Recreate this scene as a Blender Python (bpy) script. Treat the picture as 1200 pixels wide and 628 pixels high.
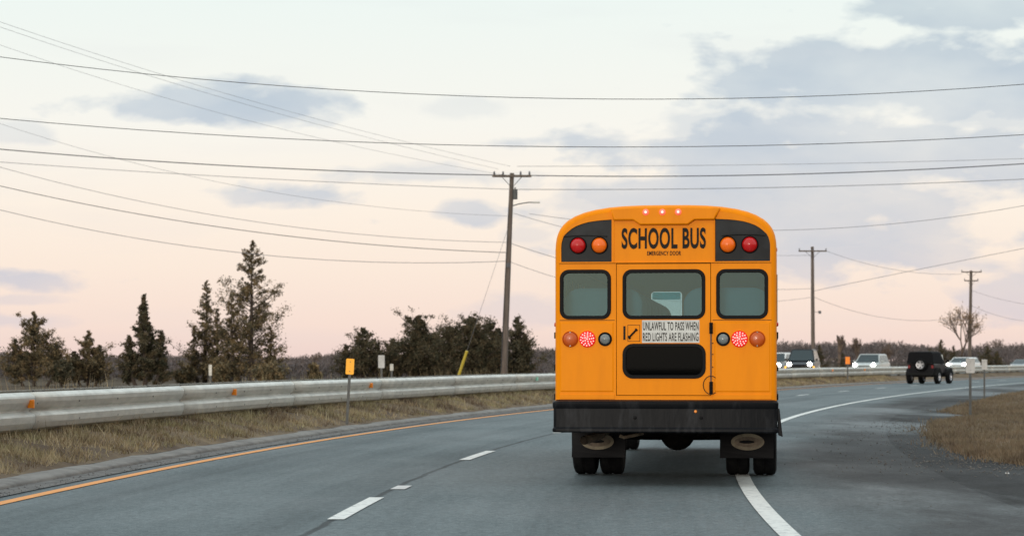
import bpy, bmesh, math, random
import numpy as np
from mathutils import Vector, Matrix
R = math.radians
random.seed(7)
sc = bpy.context.scene
for o in list(bpy.data.objects): bpy.data.objects.remove(o)

# ------------------------------------------------------------------ camera
CAMH = 1.4
FP = 2700.0            # focal length in photo pixels (photo is 1200 wide)
cd = bpy.data.cameras.new('camera'); cam = bpy.data.objects.new('camera', cd)
sc.collection.objects.link(cam); sc.camera = cam
cam.location = (0, 0, CAMH); cam.rotation_euler = (R(90), 0, 0)
cd.sensor_width = 36; cd.lens = 36*FP/1200; cd.shift_y = 108/1200
cd.clip_start = .5; cd.clip_end = 6000
cd.dof.use_dof = True; cd.dof.focus_distance = 26.0; cd.dof.aperture_fstop = 4.0

# ------------------------------------------------------------------ world, sun, exposure
SUN_EL, SUN_AZ = 7.0, 196.0      # azimuth measured clockwise from +Y (ahead): behind the camera, a little left
w = bpy.data.worlds.new('World'); sc.world = w; w.use_nodes = True
nt = w.node_tree; N = nt.nodes; L = nt.links; N.clear()
def nd(t, **k):
    n = N.new(t)
    for a, b in k.items(): setattr(n, a, b)
    return n
def val(x):
    return x
def M(op, a, b=None, c=None, clamp=False):
    n = nd('ShaderNodeMath', operation=op, use_clamp=clamp)
    for i, v in enumerate((a, b, c)):
        if v is None: continue
        if isinstance(v, (int, float)): n.inputs[i].default_value = v
        else: L.new(v, n.inputs[i])
    return n.outputs[0]
def ramp(fac, stops, interp='LINEAR'):
    n = nd('ShaderNodeValToRGB'); cr = n.color_ramp; cr.interpolation = interp
    while len(cr.elements) < len(stops): cr.elements.new(.5)
    for e, (p, c) in zip(cr.elements, stops): e.position = p; e.color = (*c, 1)
    L.new(fac, n.inputs[0]); return n.outputs[0]
def mixc(f, a, b, bt='MIX'):
    n = nd('ShaderNodeMix', data_type='RGBA', blend_type=bt)
    for i, v in ((0, f), (6, a), (7, b)):
        if isinstance(v, (int, float)): n.inputs[i].default_value = v
        elif isinstance(v, tuple): n.inputs[i].default_value = (*v, 1)
        else: L.new(v, n.inputs[i])
    return n.outputs[2]
tc = nd('ShaderNodeTexCoord'); sep = nd('ShaderNodeSeparateXYZ'); L.new(tc.outputs['Generated'], sep.inputs[0])
dx, dy, dz = sep.outputs
skyt = nd('ShaderNodeTexSky', sky_type='NISHITA'); skyt.sun_disc = False
skyt.sun_elevation = R(SUN_EL); skyt.sun_rotation = R(SUN_AZ); skyt.dust_density = 2.0
el = M('ARCTAN2', dz, M('SQRT', M('ADD', M('MULTIPLY', dx, dx), M('MULTIPLY', dy, dy))))   # elevation, rad
e01 = M('MULTIPLY', el, 1/0.5, clamp=True)
def s2l(r, g, b):
    return tuple((c/255/12.92 if c <= 10 else ((c/255+.055)/1.055)**2.4) for c in (r, g, b))
def k(c, m=10.0): return tuple(v*m for v in c)
# evening sky opposite the low sun: rose above the horizon, cream, then milky white
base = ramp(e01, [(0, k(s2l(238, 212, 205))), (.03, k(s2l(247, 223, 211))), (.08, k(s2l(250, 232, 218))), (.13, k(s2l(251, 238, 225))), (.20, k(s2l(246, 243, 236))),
                  (.31, k(s2l(236, 244, 240))), (.40, k(s2l(238, 245, 242), 11)), (.8, k(s2l(226, 238, 242), 15)), (1, k(s2l(222, 236, 242), 16))])  # upper stops, out of view, brightened as overhead fill light
# brighter and warmer towards the sun behind the camera
back = M('MULTIPLY', M('ADD', M('MULTIPLY', dy, -1.0), .15), .9, clamp=True)
base = mixc(back, base, k(s2l(236, 232, 226), 8.5))
base = mixc(.012, base, mixc(1.0, skyt.outputs[0], (9, 9, 9), 'MULTIPLY'))
# clouds: direction slopes u = x/y, v = z/y
ys = M('MAXIMUM', dy, .05)
u = M('DIVIDE', dx, ys); v = M('DIVIDE', dz, ys)
cmb = nd('ShaderNodeCombineXYZ'); L.new(M('MULTIPLY', u, 26), cmb.inputs[0]); L.new(M('MULTIPLY', v, 60), cmb.inputs[1])
no = nd('ShaderNodeTexNoise'); no.inputs['Scale'].default_value = 1.0; no.inputs['Detail'].default_value = 9; no.inputs['Roughness'].default_value = .54; no.inputs['Distortion'].default_value = .15
L.new(cmb.outputs[0], no.inputs['Vector'])
nz = no.outputs[0]
def px_uv(x, y): return (x-600)/FP, (422-y)/FP
clouds = [  # centre x, y, half width, half height (photo pixels), strength
    (265, 121, 168, 30, 1.0), (320, 229, 110, 17, .85), (552, 251, 44, 20, .95), (30, 326, 100, 16, .95), (15, 375, 80, 12, .7), (20, 352, 60, 8, .5),
    (600, 168, 60, 12, .7), (540, 128, 60, 14, .25), (480, 205, 130, 16, .55), (20, 158, 50, 16, .45),
    (1130, 10, 150, 34, .9), (1060, 95, 290, 72, 1.0), (840, 150, 120, 28, .55), (980, 185, 340, 66, .95),
    (900, 245, 330, 70, .9), (720, 245, 110, 50, .65), (1010, 288, 230, 46, .85), (1190, 350, 90, 32, .75), (620, 275, 40, 14, .4), (610, 365, 90, 24, .5), (1160, 120, 120, 50, .7)]
tot = None
for (x, y, hw, hh, st) in clouds:
    cu, cv = px_uv(x, y)
    du = M('DIVIDE', M('SUBTRACT', u, cu), hw/FP); dv = M('DIVIDE', M('SUBTRACT', v, cv), hh/FP)
    d = M('SQRT', M('ADD', M('MULTIPLY', du, du), M('MULTIPLY', dv, dv)))
    f = M('ADD', M('SUBTRACT', 1.0, d), M('MULTIPLY', M('SUBTRACT', nz, .5), 2.7))
    f = M('MULTIPLY', M('MULTIPLY', f, 2.0 if x < 700 else 2.5, clamp=True), st)
    tot = f if tot is None else M('MAXIMUM', tot, f)
fm = M('GREATER_THAN', dy, .06)
tot = M('MULTIPLY', tot, fm)
ccol = ramp(e01, [(0, k(s2l(216, 204, 212))), (.10, k(s2l(203, 207, 216))), (.22, k(s2l(194, 206, 217))), (.34, k(s2l(192, 207, 215))), (.5, k(s2l(190, 204, 210)))])
no2 = nd('ShaderNodeTexNoise'); no2.inputs['Scale'].default_value = .55; no2.inputs['Detail'].default_value = 8; L.new(cmb.outputs[0], no2.inputs['Vector'])
dens = M('MULTIPLY', M('SUBTRACT', M('MULTIPLY', no2.outputs[0], 3.2), 1.05), 1.0, clamp=True)
base = mixc(M('MULTIPLY', tot, M('ADD', M('MULTIPLY', dens, .42), .56)), base, ccol)
# thin general veil
no3 = nd('ShaderNodeTexNoise'); no3.inputs['Scale'].default_value = .6; no3.inputs['Detail'].default_value = 4
c3 = nd('ShaderNodeCombineXYZ'); L.new(M('MULTIPLY', u, 12), c3.inputs[0]); L.new(M('MULTIPLY', v, 70), c3.inputs[1]); L.new(c3.outputs[0], no3.inputs['Vector'])
veil = M('MULTIPLY', M('MULTIPLY', M('SUBTRACT', no3.outputs[0], .52), 3.0, clamp=True), .22)
base = mixc(M('MULTIPLY', veil, fm), base, k(s2l(214, 214, 220)))
bg = nd('ShaderNodeBackground'); bg.inputs[1].default_value = .1
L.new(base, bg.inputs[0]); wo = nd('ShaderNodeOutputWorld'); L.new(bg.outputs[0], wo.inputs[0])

sd = bpy.data.lights.new('sun', 'SUN'); sun = bpy.data.objects.new('sun', sd); sc.collection.objects.link(sun)
sd.energy = 1.25; sd.angle = R(12); sd.color = (1, .92, .82)
az = R(SUN_AZ); dirv = Vector((math.sin(az)*math.cos(R(SUN_EL)), math.cos(az)*math.cos(R(SUN_EL)), math.sin(R(SUN_EL))))
sun.rotation_euler = dirv.to_track_quat('Z', 'Y').to_euler(); sun.location = (0, -20, 30)
sc.view_settings.view_transform = 'Standard'; sc.view_settings.look = 'None'
sc.view_settings.exposure = 0.0; sc.view_settings.gamma = 1; sc.view_settings.use_curve_mapping = False

# ------------------------------------------------------------------ helpers
C = sc.collection
def tag(o, label=None, cat=None, group=None, kind=None):
    for a, b in (('label', label), ('category', cat), ('group', group), ('kind', kind)):
        if b: o[a] = b
    return o
def thing(name, label, cat, loc=(0, 0, 0), rz=0, group=None):
    o = bpy.data.objects.new(name, None); C.objects.link(o); o.location = loc; o.rotation_euler = (0, 0, rz)
    o.empty_display_size = .2
    return tag(o, label, cat, group)
class MB:
    """collects geometry for one mesh object"""
    def __init__(s): s.v = []; s.f = []; s.uv = None
    def add(s, vs, fs):
        n = len(s.v); s.v += [tuple(p) for p in vs]; s.f += [tuple(i+n for i in f) for f in fs]; return s
    def box(s, a, b, mat=None):
        (x0, y0, z0), (x1, y1, z1) = a, b
        vs = [(x0, y0, z0), (x1, y0, z0), (x1, y1, z0), (x0, y1, z0), (x0, y0, z1), (x1, y0, z1), (x1, y1, z1), (x0, y1, z1)]
        if mat: vs = [mat @ Vector(p) for p in vs]
        return s.add(vs, [(0, 3, 2, 1), (4, 5, 6, 7), (0, 1, 5, 4), (1, 2, 6, 5), (2, 3, 7, 6), (3, 0, 4, 7)])
    def tube(s, pts, r, n=6, caps=True):
        pts = [Vector(p) for p in pts]; m = len(pts)
        rs = r if isinstance(r, (list, tuple)) else [r]*m
        vs = []; up = None
        for i, p in enumerate(pts):
            d = (pts[min(i+1, m-1)]-pts[max(i-1, 0)]).normalized()
            if up is None: up = Vector((0, 0, 1)) if abs(d.z) < .9 else Vector((1, 0, 0))
            a = d.cross(up)
            if a.length < 1e-6: a = d.orthogonal()
            a.normalize(); b = a.cross(d).normalized(); up = b
            for j in range(n):
                t = 2*math.pi*j/n; vs.append(p+(a*math.cos(t)+b*math.sin(t))*rs[i])
        fs = [(i*n+j, i*n+(j+1) % n, (i+1)*n+(j+1) % n, (i+1)*n+j) for i in range(m-1) for j in range(n)]
        if caps: fs += [tuple(range(n))[::-1], tuple(range((m-1)*n, m*n))]
        return s.add(vs, fs)
    def cyl(s, c, ax, r, h, n=24, r2=None):
        c = Vector(c); ax = Vector(ax).normalized()
        return s.tube([c-ax*h/2, c+ax*h/2], [r, r if r2 is None else r2], n)
    def lathe(s, prof, c, ax=(0, 1, 0), n=28):
        """prof: list of (radius, distance along ax)"""
        c = Vector(c); ax = Vector(ax).normalized(); a = ax.orthogonal().normalized(); b = ax.cross(a); vs = []
        for (r, h) in prof:
            for j in range(n):
                t = 2*math.pi*j/n; vs.append(c+ax*h+(a*math.cos(t)+b*math.sin(t))*r)
        m = len(prof)
        fs = [(i*n+j, i*n+(j+1) % n, (i+1)*n+(j+1) % n, (i+1)*n+j) for i in range(m-1) for j in range(n)]
        return s.add(vs, fs)
    def build(s, name, mat, parent=None, smooth=False, bevel=0, loc=None, segs=2, autos=None):
        me = bpy.data.meshes.new(name); me.from_pydata(s.v, [], s.f); me.validate()
        bm = bmesh.new(); bm.from_mesh(me); bmesh.ops.recalc_face_normals(bm, faces=bm.faces); bm.to_mesh(me); bm.free()
        me.materials.append(mat); o = bpy.data.objects.new(name, me); C.objects.link(o)
        if parent: o.parent = parent
        if loc: o.location = loc
        if smooth: me.shade_smooth()
        if autos: me.shade_smooth(); me.set_sharp_from_angle(angle=R(autos))
        if bevel:
            md = o.modifiers.new('bevel', 'BEVEL'); md.width = bevel; md.segments = segs; md.limit_method = 'ANGLE'; md.angle_limit = R(40); md.harden_normals = False
        return o
def rrect(x0, z0, x1, z1, r, n=6):
    pts = []
    for cx, cz, a0 in ((x1-r, z1-r, 0), (x0+r, z1-r, 90), (x0+r, z0+r, 180), (x1-r, z0+r, 270)):
        for i in range(n+1):
            a = R(a0+90*i/n); pts.append((cx+r*math.cos(a), cz+r*math.sin(a)))
    return pts
def panel(name, outer, holes, thick, mat, parent, y=0.0, bevel=0.0, plane='xz', label=None, xoff=0.0):
    """flat plate with holes standing in the x-z plane (face towards -y), thickness going back"""
    cu = bpy.data.curves.new(name, 'CURVE'); cu.dimensions = '2D'; cu.fill_mode = 'BOTH'
    for pts in [outer]+holes:
        sp = cu.splines.new('POLY'); sp.points.add(len(pts)-1)
        for p, (a, b) in zip(sp.points, pts): p.co = (a, b, 0, 1)
        sp.use_cyclic_u = True
    cu.extrude = thick/2-bevel; cu.bevel_depth = bevel; cu.bevel_resolution = 1
    if bevel: cu.offset = -bevel
    me = curve_mesh(cu, name)
    if plane == 'xz': T = Matrix.Translation((xoff, y+thick/2, 0)) @ Matrix.Rotation(R(90), 4, 'X')
    else: T = Matrix.Translation((y, xoff, 0)) @ Matrix.Rotation(R(90), 4, 'Z') @ Matrix.Rotation(R(90), 4, 'X')
    me.transform(T); me.materials.clear(); me.materials.append(mat)
    o = bpy.data.objects.new(name, me); C.objects.link(o); o.parent = parent
    if label: o['label'] = label
    return o
def curve_mesh(cu, name):
    t = bpy.data.objects.new('tmp_curve', cu); C.objects.link(t)
    dg = bpy.context.evaluated_depsgraph_get(); dg.update()
    me = bpy.data.meshes.new_from_object(t.evaluated_get(dg)); me.name = name
    bpy.data.objects.remove(t); return me
def text(name, s, x0, x1, z0, z1, y, mat, parent, bold=.0, depth=.003):
    cu = bpy.data.curves.new(name, 'FONT'); cu.body = s; cu.size = 1; cu.offset = bold; cu.extrude = .001; cu.space_character = 1.08
    me = curve_mesh(cu, name)
    co = np.array([v.co[:] for v in me.vertices]); mn = co.min(0); mx = co.max(0)
    sx = (x1-x0)/(mx[0]-mn[0]); sz = (z1-z0)/(mx[1]-mn[1])
    for v in me.vertices:
        c = v.co.copy(); v.co = (x0+(c.x-mn[0])*sx, y-(depth if c.z > 0 else 0), z0+(c.y-mn[1])*sz)
    me.materials.clear(); me.materials.append(mat)
    o = bpy.data.objects.new(name, me); C.objects.link(o); o.parent = parent; return o
def copy_tree(o, parent=None):
    c = o.copy(); C.objects.link(c)
    c.parent = parent
    for ch in list(o.children): copy_tree(ch, c)
    return c

# ------------------------------------------------------------------ materials
def mat(name, col, rough=.6, metal=0, col2=None, scale=3.0, detail=5, lo=.35, hi=.65, bump=0, bscale=40, coords='Object',
        emit=None, es=0, stretch=(1, 1, 1), coat=0, spec=.5, rough2=None):
    m = bpy.data.materials.new(name); m.use_nodes = True; t = m.node_tree; b = t.nodes['Principled BSDF']
    b.inputs['Base Color'].default_value = (*col, 1); b.inputs['Roughness'].default_value = rough; b.inputs['Metallic'].default_value = metal
    b.inputs['Coat Weight'].default_value = coat; b.inputs['Specular IOR Level'].default_value = spec
    if emit: b.inputs['Emission Color'].default_value = (*emit, 1); b.inputs['Emission Strength'].default_value = es
    if col2 or bump or rough2:
        c = t.nodes.new('ShaderNodeTexCoord'); mp = t.nodes.new('ShaderNodeMapping'); mp.inputs['Scale'].default_value = stretch
        t.links.new(c.outputs[coords], mp.inputs[0])
    if col2 or rough2:
        n = t.nodes.new('ShaderNodeTexNoise'); n.inputs['Scale'].default_value = scale; n.inputs['Detail'].default_value = detail; n.inputs['Roughness'].default_value = .6
        r = t.nodes.new('ShaderNodeMapRange'); r.inputs[1].default_value = lo; r.inputs[2].default_value = hi
        t.links.new(mp.outputs[0], n.inputs['Vector']); t.links.new(n.outputs[0], r.inputs[0])
        if col2:
            x = t.nodes.new('ShaderNodeMix'); x.data_type = 'RGBA'; x.inputs[6].default_value = (*col, 1); x.inputs[7].default_value = (*col2, 1)
            t.links.new(r.outputs[0], x.inputs[0]); t.links.new(x.outputs[2], b.inputs['Base Color'])
        if rough2:
            y = t.nodes.new('ShaderNodeMapRange'); y.inputs[3].default_value = rough; y.inputs[4].default_value = rough2
            t.links.new(r.outputs[0], y.inputs[0]); t.links.new(y.outputs[0], b.inputs['Roughness'])
    if bump:
        n = t.nodes.new('ShaderNodeTexNoise'); n.inputs['Scale'].default_value = bscale; n.inputs['Detail'].default_value = 4
        bp = t.nodes.new('ShaderNodeBump'); bp.inputs['Strength'].default_value = bump; bp.inputs['Distance'].default_value = .02
        t.links.new(mp.outputs[0], n.inputs['Vector']); t.links.new(n.outputs[0], bp.inputs['Height']); t.links.new(bp.outputs[0], b.inputs['Normal'])
    return m
def glass(name, tint, refl=.12, gcol=(.9, .95, 1), rough=.02):
    m = bpy.data.materials.new(name); m.use_nodes = True; t = m.node_tree; t.nodes.clear()
    tr = t.nodes.new('ShaderNodeBsdfTransparent'); tr.inputs[0].default_value = (*tint, 1)
    gl = t.nodes.new('ShaderNodeBsdfGlossy'); gl.inputs[0].default_value = (*gcol, 1); gl.inputs['Roughness'].default_value = rough
    lw = t.nodes.new('ShaderNodeFresnel'); lw.inputs[0].default_value = 1.5
    ad = t.nodes.new('ShaderNodeMath'); ad.operation = 'ADD'; ad.use_clamp = True; ad.inputs[1].default_value = refl; t.links.new(lw.outputs[0], ad.inputs[0])
    mx = t.nodes.new('ShaderNodeMixShader'); o = t.nodes.new('ShaderNodeOutputMaterial')
    t.links.new(ad.outputs[0], mx.inputs[0]); t.links.new(tr.outputs[0], mx.inputs[1]); t.links.new(gl.outputs[0], mx.inputs[2]); t.links.new(mx.outputs[0], o.inputs[0])
    return m

SH_D, SH_L = (.024, .024, .024), (.062, .065, .066)
def asphalt(name, dark, light, uv=True):
    m = bpy.data.materials.new(name); m.use_nodes = True; t = m.node_tree; nn = t.nodes; ll = t.links; b = nn['Principled BSDF']
    def n(ty, **kw):
        q = nn.new(ty)
        for a, c in kw.items(): setattr(q, a, c)
        return q
    tcx = n('ShaderNodeTexCoord')
    def noise(src, scale, det, stretch=(1, 1, 1), lo=.35, hi=.65):
        mp = n('ShaderNodeMapping'); mp.inputs['Scale'].default_value = stretch; ll.new(tcx.outputs[src], mp.inputs[0])
        q = n('ShaderNodeTexNoise'); q.inputs['Scale'].default_value = scale; q.inputs['Detail'].default_value = det; q.inputs['Roughness'].default_value = .6
        ll.new(mp.outputs[0], q.inputs['Vector']); r = n('ShaderNodeMapRange'); r.inputs[1].default_value = lo; r.inputs[2].default_value = hi
        ll.new(q.outputs[0], r.inputs[0]); return r.outputs[0]
    def mx(f, a, c, bt='MIX'):
        q = n('ShaderNodeMix', data_type='RGBA', blend_type=bt)
        for i, vv in ((0, f), (6, a), (7, c)):
            if isinstance(vv, float): q.inputs[i].default_value = vv
            elif isinstance(vv, tuple): q.inputs[i].default_value = (*vv, 1)
            else: ll.new(vv, q.inputs[i])
        return q.outputs[2]
    def ma(op, a, c):
        q = n('ShaderNodeMath', operation=op)
        for i, vv in enumerate((a, c)):
            if isinstance(vv, (int, float)): q.inputs[i].default_value = vv
            else: ll.new(vv, q.inputs[i])
        return q.outputs[0]
    def mrange(v_, a0, a1, b0=0, b1=1):
        q = n('ShaderNodeMapRange'); ll.new(v_, q.inputs[0])
        for i, vv in enumerate((a0, a1, b0, b1)): q.inputs[i+1].default_value = vv
        return q.outputs[0]
    # gritty, patched shoulder surface (shared by the shoulder and the side road)
    ap = mx(noise('Object', .30, 5, (1, .5, 1), .38, .62), SH_D, SH_L)
    ap = mx(ma('MULTIPLY', noise('Object', .23, 5, (1, .42, 1), .47, .57), .85), ap, (.018, .018, .018))
    ap = mx(ma('MULTIPLY', noise('Object', .16, 6, (1, .30, 1), .50, .60), .8), ap, (.165, .180, .182))
    ap = mx(ma('MULTIPLY', noise('Object', 2.2, 5, (1, .5, 1), .5, .7), .35), ap, (.03, .028, .026))
    if uv:
        su = n('ShaderNodeSeparateXYZ'); ll.new(tcx.outputs['UV'], su.inputs[0])
        col = mx(ma('MULTIPLY', noise('Object', .25, 4), .5), dark, light)
        st = noise('UV', 1.0, 5, (1.9, .035, 1))
        col = mx(ma('MULTIPLY', st, .6), col, light)
        st2 = noise('UV', 1.0, 5, (.8, .02, 1), .48, .66)
        col = mx(ma('MULTIPLY', st2, .8), col, tuple(c*.62 for c in dark))
        wob = ma('MULTIPLY', ma('SUBTRACT', noise('UV', 1.0, 3, (0, .9, 1), 0, 1), .5), .10)
        for off, wd, amt in ((3.83, .022, .75), (7.62, .03, .6)):     # paving joints between the lanes
            dd = ma('ABSOLUTE', ma('SUBTRACT', ma('ADD', su.outputs[0], wob), off), 0)
            col = mx(mrange(dd, wd, wd*2.2, amt, 0), col, (.018, .019, .02))
        edge = ma('ADD', su.outputs[0], ma('MULTIPLY', ma('SUBTRACT', noise('Object', .35, 5, (1, .6, 1), 0, 1), .5), 3.0))
        col = mx(mrange(edge, -.2, -1.5), col, ap)
        col = mx(mrange(su.outputs[0], -1.7, -2.3), col, ap)
    else: col = ap
    fine = noise('Object', 55, 3, (1, 1, 1), .3, .7)
    grain = mrange(fine, 0, 1, .62, 1.42); gq = n('ShaderNodeCombineXYZ'); [ll.new(grain, gq.inputs[i]) for i in range(3)]
    col = mx(1.0, col, gq.outputs[0], 'MULTIPLY')
    mid = mrange(noise('Object', 14, 6), 0, 1, .76, 1.24); gm = n('ShaderNodeCombineXYZ'); [ll.new(mid, gm.inputs[i]) for i in range(3)]
    col = mx(1.0, col, gm.outputs[0], 'MULTIPLY')
    ll.new(col, b.inputs['Base Color'])
    rr = n('ShaderNodeMapRange'); rr.inputs[3].default_value = .62; rr.inputs[4].default_value = .8; b.inputs['Specular IOR Level'].default_value = .16 if uv else .08; ll.new(noise('Object', .4, 4, (1, .5, 1)), rr.inputs[0]); ll.new(rr.outputs[0], b.inputs['Roughness'])
    bp = n('ShaderNodeBump'); bp.inputs['Strength'].default_value = .35; bp.inputs['Distance'].default_value = .01; ll.new(fine, bp.inputs['Height']); ll.new(bp.outputs[0], b.inputs['Normal'])
    return m

m_road = asphalt('road asphalt', (.090, .111, .116), (.130, .154, .158))
m_apron = asphalt('side asphalt', (.036, .038, .038), (.075, .084, .086), uv=False)
m_paint = mat('white road paint', (.64, .64, .60), .6, col2=(.24, .25, .25), scale=11, detail=8, lo=.50, hi=.74)
m_yellowline = mat('yellow road paint', (.72, .25, .012), .6, col2=(.45, .19, .03), scale=7, lo=.45, hi=.85)
m_kerb = mat('weathered concrete kerb', (.21, .195, .175), .85, col2=(.12, .11, .10), scale=2.5, bump=.4, bscale=30)
m_dirt = mat('dry grass ground', (.20, .15, .095), .95, col2=(.10, .072, .052), scale=1.3, bump=.8, bscale=14, spec=.1)
m_field = mat('winter field', (.105, .082, .056), .95, col2=(.065, .05, .037), scale=.2, spec=.05)
m_island = mat('brown verge', (.19, .145, .10), .95, col2=(.10, .078, .058), scale=.7, bump=.8, bscale=10, spec=.1)
m_gravel = mat('grit and gravel', (.15, .14, .13), .9, col2=(.07, .066, .062), scale=5, bump=.8, bscale=25)
m_galv = mat('galvanised steel', (.58, .565, .51), .45, metal=.25, col2=(.45, .44, .40), scale=2.2, rough2=.6, stretch=(1, 1, 3))
m_galvd = mat('grey steel post', (.11, .115, .11), .6, metal=.2, col2=(.07, .07, .068), scale=6)
m_woodblock = mat('weathered timber block', (.13, .10, .075), .9, col2=(.07, .055, .045), scale=6)
m_bus = mat('school bus yellow paint', (.88, .268, .001), .45, col2=(.74, .215, .002), scale=2.4, bump=.05, bscale=2.5, coat=0, stretch=(1.6, 1.6, .4), lo=.45, hi=.85, spec=.10)
m_busdark = mat('black bus rubber', (.006, .006, .007), .5, spec=.08)
m_bumper = mat('scuffed black bumper', (.005, .0058, .0075), .42, col2=(.040, .042, .047), scale=6, stretch=(1, 1, .22), lo=.50, hi=.80, bump=.2, bscale=12, spec=.10)
m_blackp = mat('black lamp panel', (.006, .008, .010), .4, spec=.12, col2=(.022, .026, .03), scale=3, lo=.45, hi=.7)
m_groove = mat('panel gap', (.02, .012, .006), .9)
m_text = mat('black lettering', (.012, .010, .008), .5, spec=.1)
m_signw = mat('white decal', (.62, .63, .60), .5, col2=(.50, .51, .49), scale=8)
m_redl = mat('red warning lens', (.48, .008, .010), .25, coat=.3, emit=(1, .03, .02), es=.03)
m_amberl = mat('amber warning lens', (.85, .14, .004), .25, coat=.3, emit=(1, .25, .02), es=.06)
m_ambturn = mat('amber turn lens', (.52, .085, .004), .35, coat=.2)
m_stop = mat('lit red brake lens', (.62, .012, .015), .3, emit=(1, .02, .03), es=.28)
m_led = mat('lit led', (1, .5, .45), .4, emit=(1, .38, .36), es=1.1)
m_clear = mat('grey reversing lens', (.22, .25, .25), .2, coat=.8, col2=(.14, .16, .16), scale=30)
m_clr = mat('lit clearance lamp', (1, .25, .2), .3, emit=(1, .10, .06), es=.5)
m_clrhot = mat('clearance lamp core', (1, .5, .45), .3, emit=(1, .6, .5), es=1.6)
m_chrome = mat('aged chrome ring', (.14, .13, .12), .3, metal=.7)
m_glass = glass('tinted bus glass', (.56, .72, .76), refl=.075, gcol=(.46, .66, .76))
m_glassd = glass('dark bus glass', (.06, .07, .08), refl=0.0, gcol=(.22, .26, .30))
m_shield = glass('windscreen glass', (.85, .93, .93), refl=.02)
m_tealband = glass('teal sun strip', (.10, .55, .60), refl=.02)
m_seat = mat('grey green seat vinyl', (.24, .40, .43), .5, col2=(.20, .35, .38), scale=2)
m_inner = mat('bus interior lining', (.07, .10, .11), .6)
m_busfloor = mat('bus floor rubber', (.03, .03, .03), .7)
m_tyre = mat('worn tyre rubber', (.005, .005, .006), .8, col2=(.011, .011, .011), scale=8, bump=.3, bscale=30, spec=.08)
m_rim = mat('dull steel rim', (.10, .10, .10), .5, metal=.6)
m_under = mat('oily underbody', (.006, .006, .006), .7, col2=(.018, .015, .013), scale=7, spec=.05)
m_exh = mat('rusty exhaust pipe', (.20, .15, .10), .7, col2=(.09, .065, .045), scale=14)
m_tan = mat('dusty tan coating', (.30, .25, .17), .75, col2=(.16, .13, .09), scale=9)
m_pole = mat('weathered pole timber', (.17, .135, .11), .9, col2=(.09, .07, .06), scale=3, stretch=(3, 3, .3), bump=.5, bscale=20)
m_wire = mat('black cable', (.035, .035, .04), .6)
m_wireg = mat('grey cable', (.17, .17, .18), .6)
m_insul = mat('ceramic insulator', (.10, .10, .11), .4)
m_ymark = mat('glowing yellow reflective plate', (.95, .42, .015), .5, emit=(1, .45, .02), es=.12)  # weak glow added to the plate's own colour; not a lamp
m_omark = mat('glowing orange reflective plate', (.90, .24, .015), .5, emit=(1, .3, .02), es=.10)  # unlit plate whose colour is lifted by a little emission
m_wmark = mat('white sign plate', (.52, .51, .49), .5, col2=(.42, .41, .39), scale=6)
m_orange = mat('amber reflector', (.85, .25, .01), .4)
m_greenr = mat('pale green tag', (.25, .62, .48), .5)
m_yguard = mat('yellow guy guard', (.50, .38, .04), .6)
m_litter = mat('white litter', (.7, .7, .68), .7)

# ------------------------------------------------------------------ road geometry (edge line is offset 0, offsets grow to the left)
HD = [(-60, -.17), (-30, -.17), (0, -.04), (22, .055), (40, .137), (60, .207), (78, .25), (118, .31), (160, .36), (250, .45), (400, .55), (700, .7)]
def head(s):
    for (a, b), (c, d) in zip(HD, HD[1:]):
        if s <= c: return b+(d-b)*(s-a)/(c-a)
    return HD[-1][1]
PATH = []; _x = 0; _y = -30.0; _s = -30.0
while _s < 620:
    h = head(_s+.25); PATH.append([_s, _x, _y, h]); _x += math.sin(h)*.5; _y += math.cos(h)*.5; _s += .5
_x0 = min(PATH, key=lambda p: abs(p[2]-18.35))[1]
for p in PATH: p[1] += 2.2-_x0
def at(s, off, z=0):
    i = (s+30)/.5; i0 = max(0, min(len(PATH)-2, int(math.floor(i)))); t = i-i0
    a, b = PATH[i0], PATH[i0+1]; h = a[3]+(b[3]-a[3])*t; x = a[1]+(b[1]-a[1])*t; y = a[2]+(b[2]-a[2])*t
    return Vector((x-off*math.cos(h), y+off*math.sin(h), z))
def gp(px, py, z=0.0):
    """photo pixel on a horizontal plane at height z"""
    Y = FP*(CAMH-z)/(py-422); return Vector(((px-600)/FP*Y, Y, z))
def pp(px, py, Y): return Vector(((px-600)/FP*Y, Y, CAMH-(py-422)/FP*Y))
def frange(a, b, st):
    n = max(1, int(math.ceil((b-a)/st))); return [a+(b-a)*i/n for i in range(n+1)]
def strip(name, offs, s0, s1, step, m, kind='structure', zf=None):
    """sheet following the road; offs = list of (offset, z)"""
    ss = []; s = s0
    while s < s1: ss.append(s); s += step if s < 120 else step*3
    ss.append(s1)
    vs = []; uvs = []
    for s in ss:
        for (o, z) in offs:
            p = at(s, o, z)
            if zf: p.z += zf(s, o)
            vs.append(p[:]); uvs.append((o, s))
    n = len(offs); fs = [(i*n+j, i*n+j+1, (i+1)*n+j+1, (i+1)*n+j) for i in range(len(ss)-1) for j in range(n-1)]
    fs = [f[::-1] for f in fs]
    me = bpy.data.meshes.new(name); me.from_pydata(vs, [], fs); uvl = me.uv_layers.new(name='UVMap')
    for lp in me.loops: uvl.data[lp.index].uv = uvs[lp.vertex_index]
    bm = bmesh.new(); bm.from_mesh(me)
    for f in bm.faces:
        if f.normal.z < 0: f.normal_flip()
    bm.to_mesh(me); bm.free()
    me.materials.append(m); me.shade_smooth(); o = bpy.data.objects.new(name, me); C.objects.link(o); o['kind'] = kind
    return o
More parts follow.
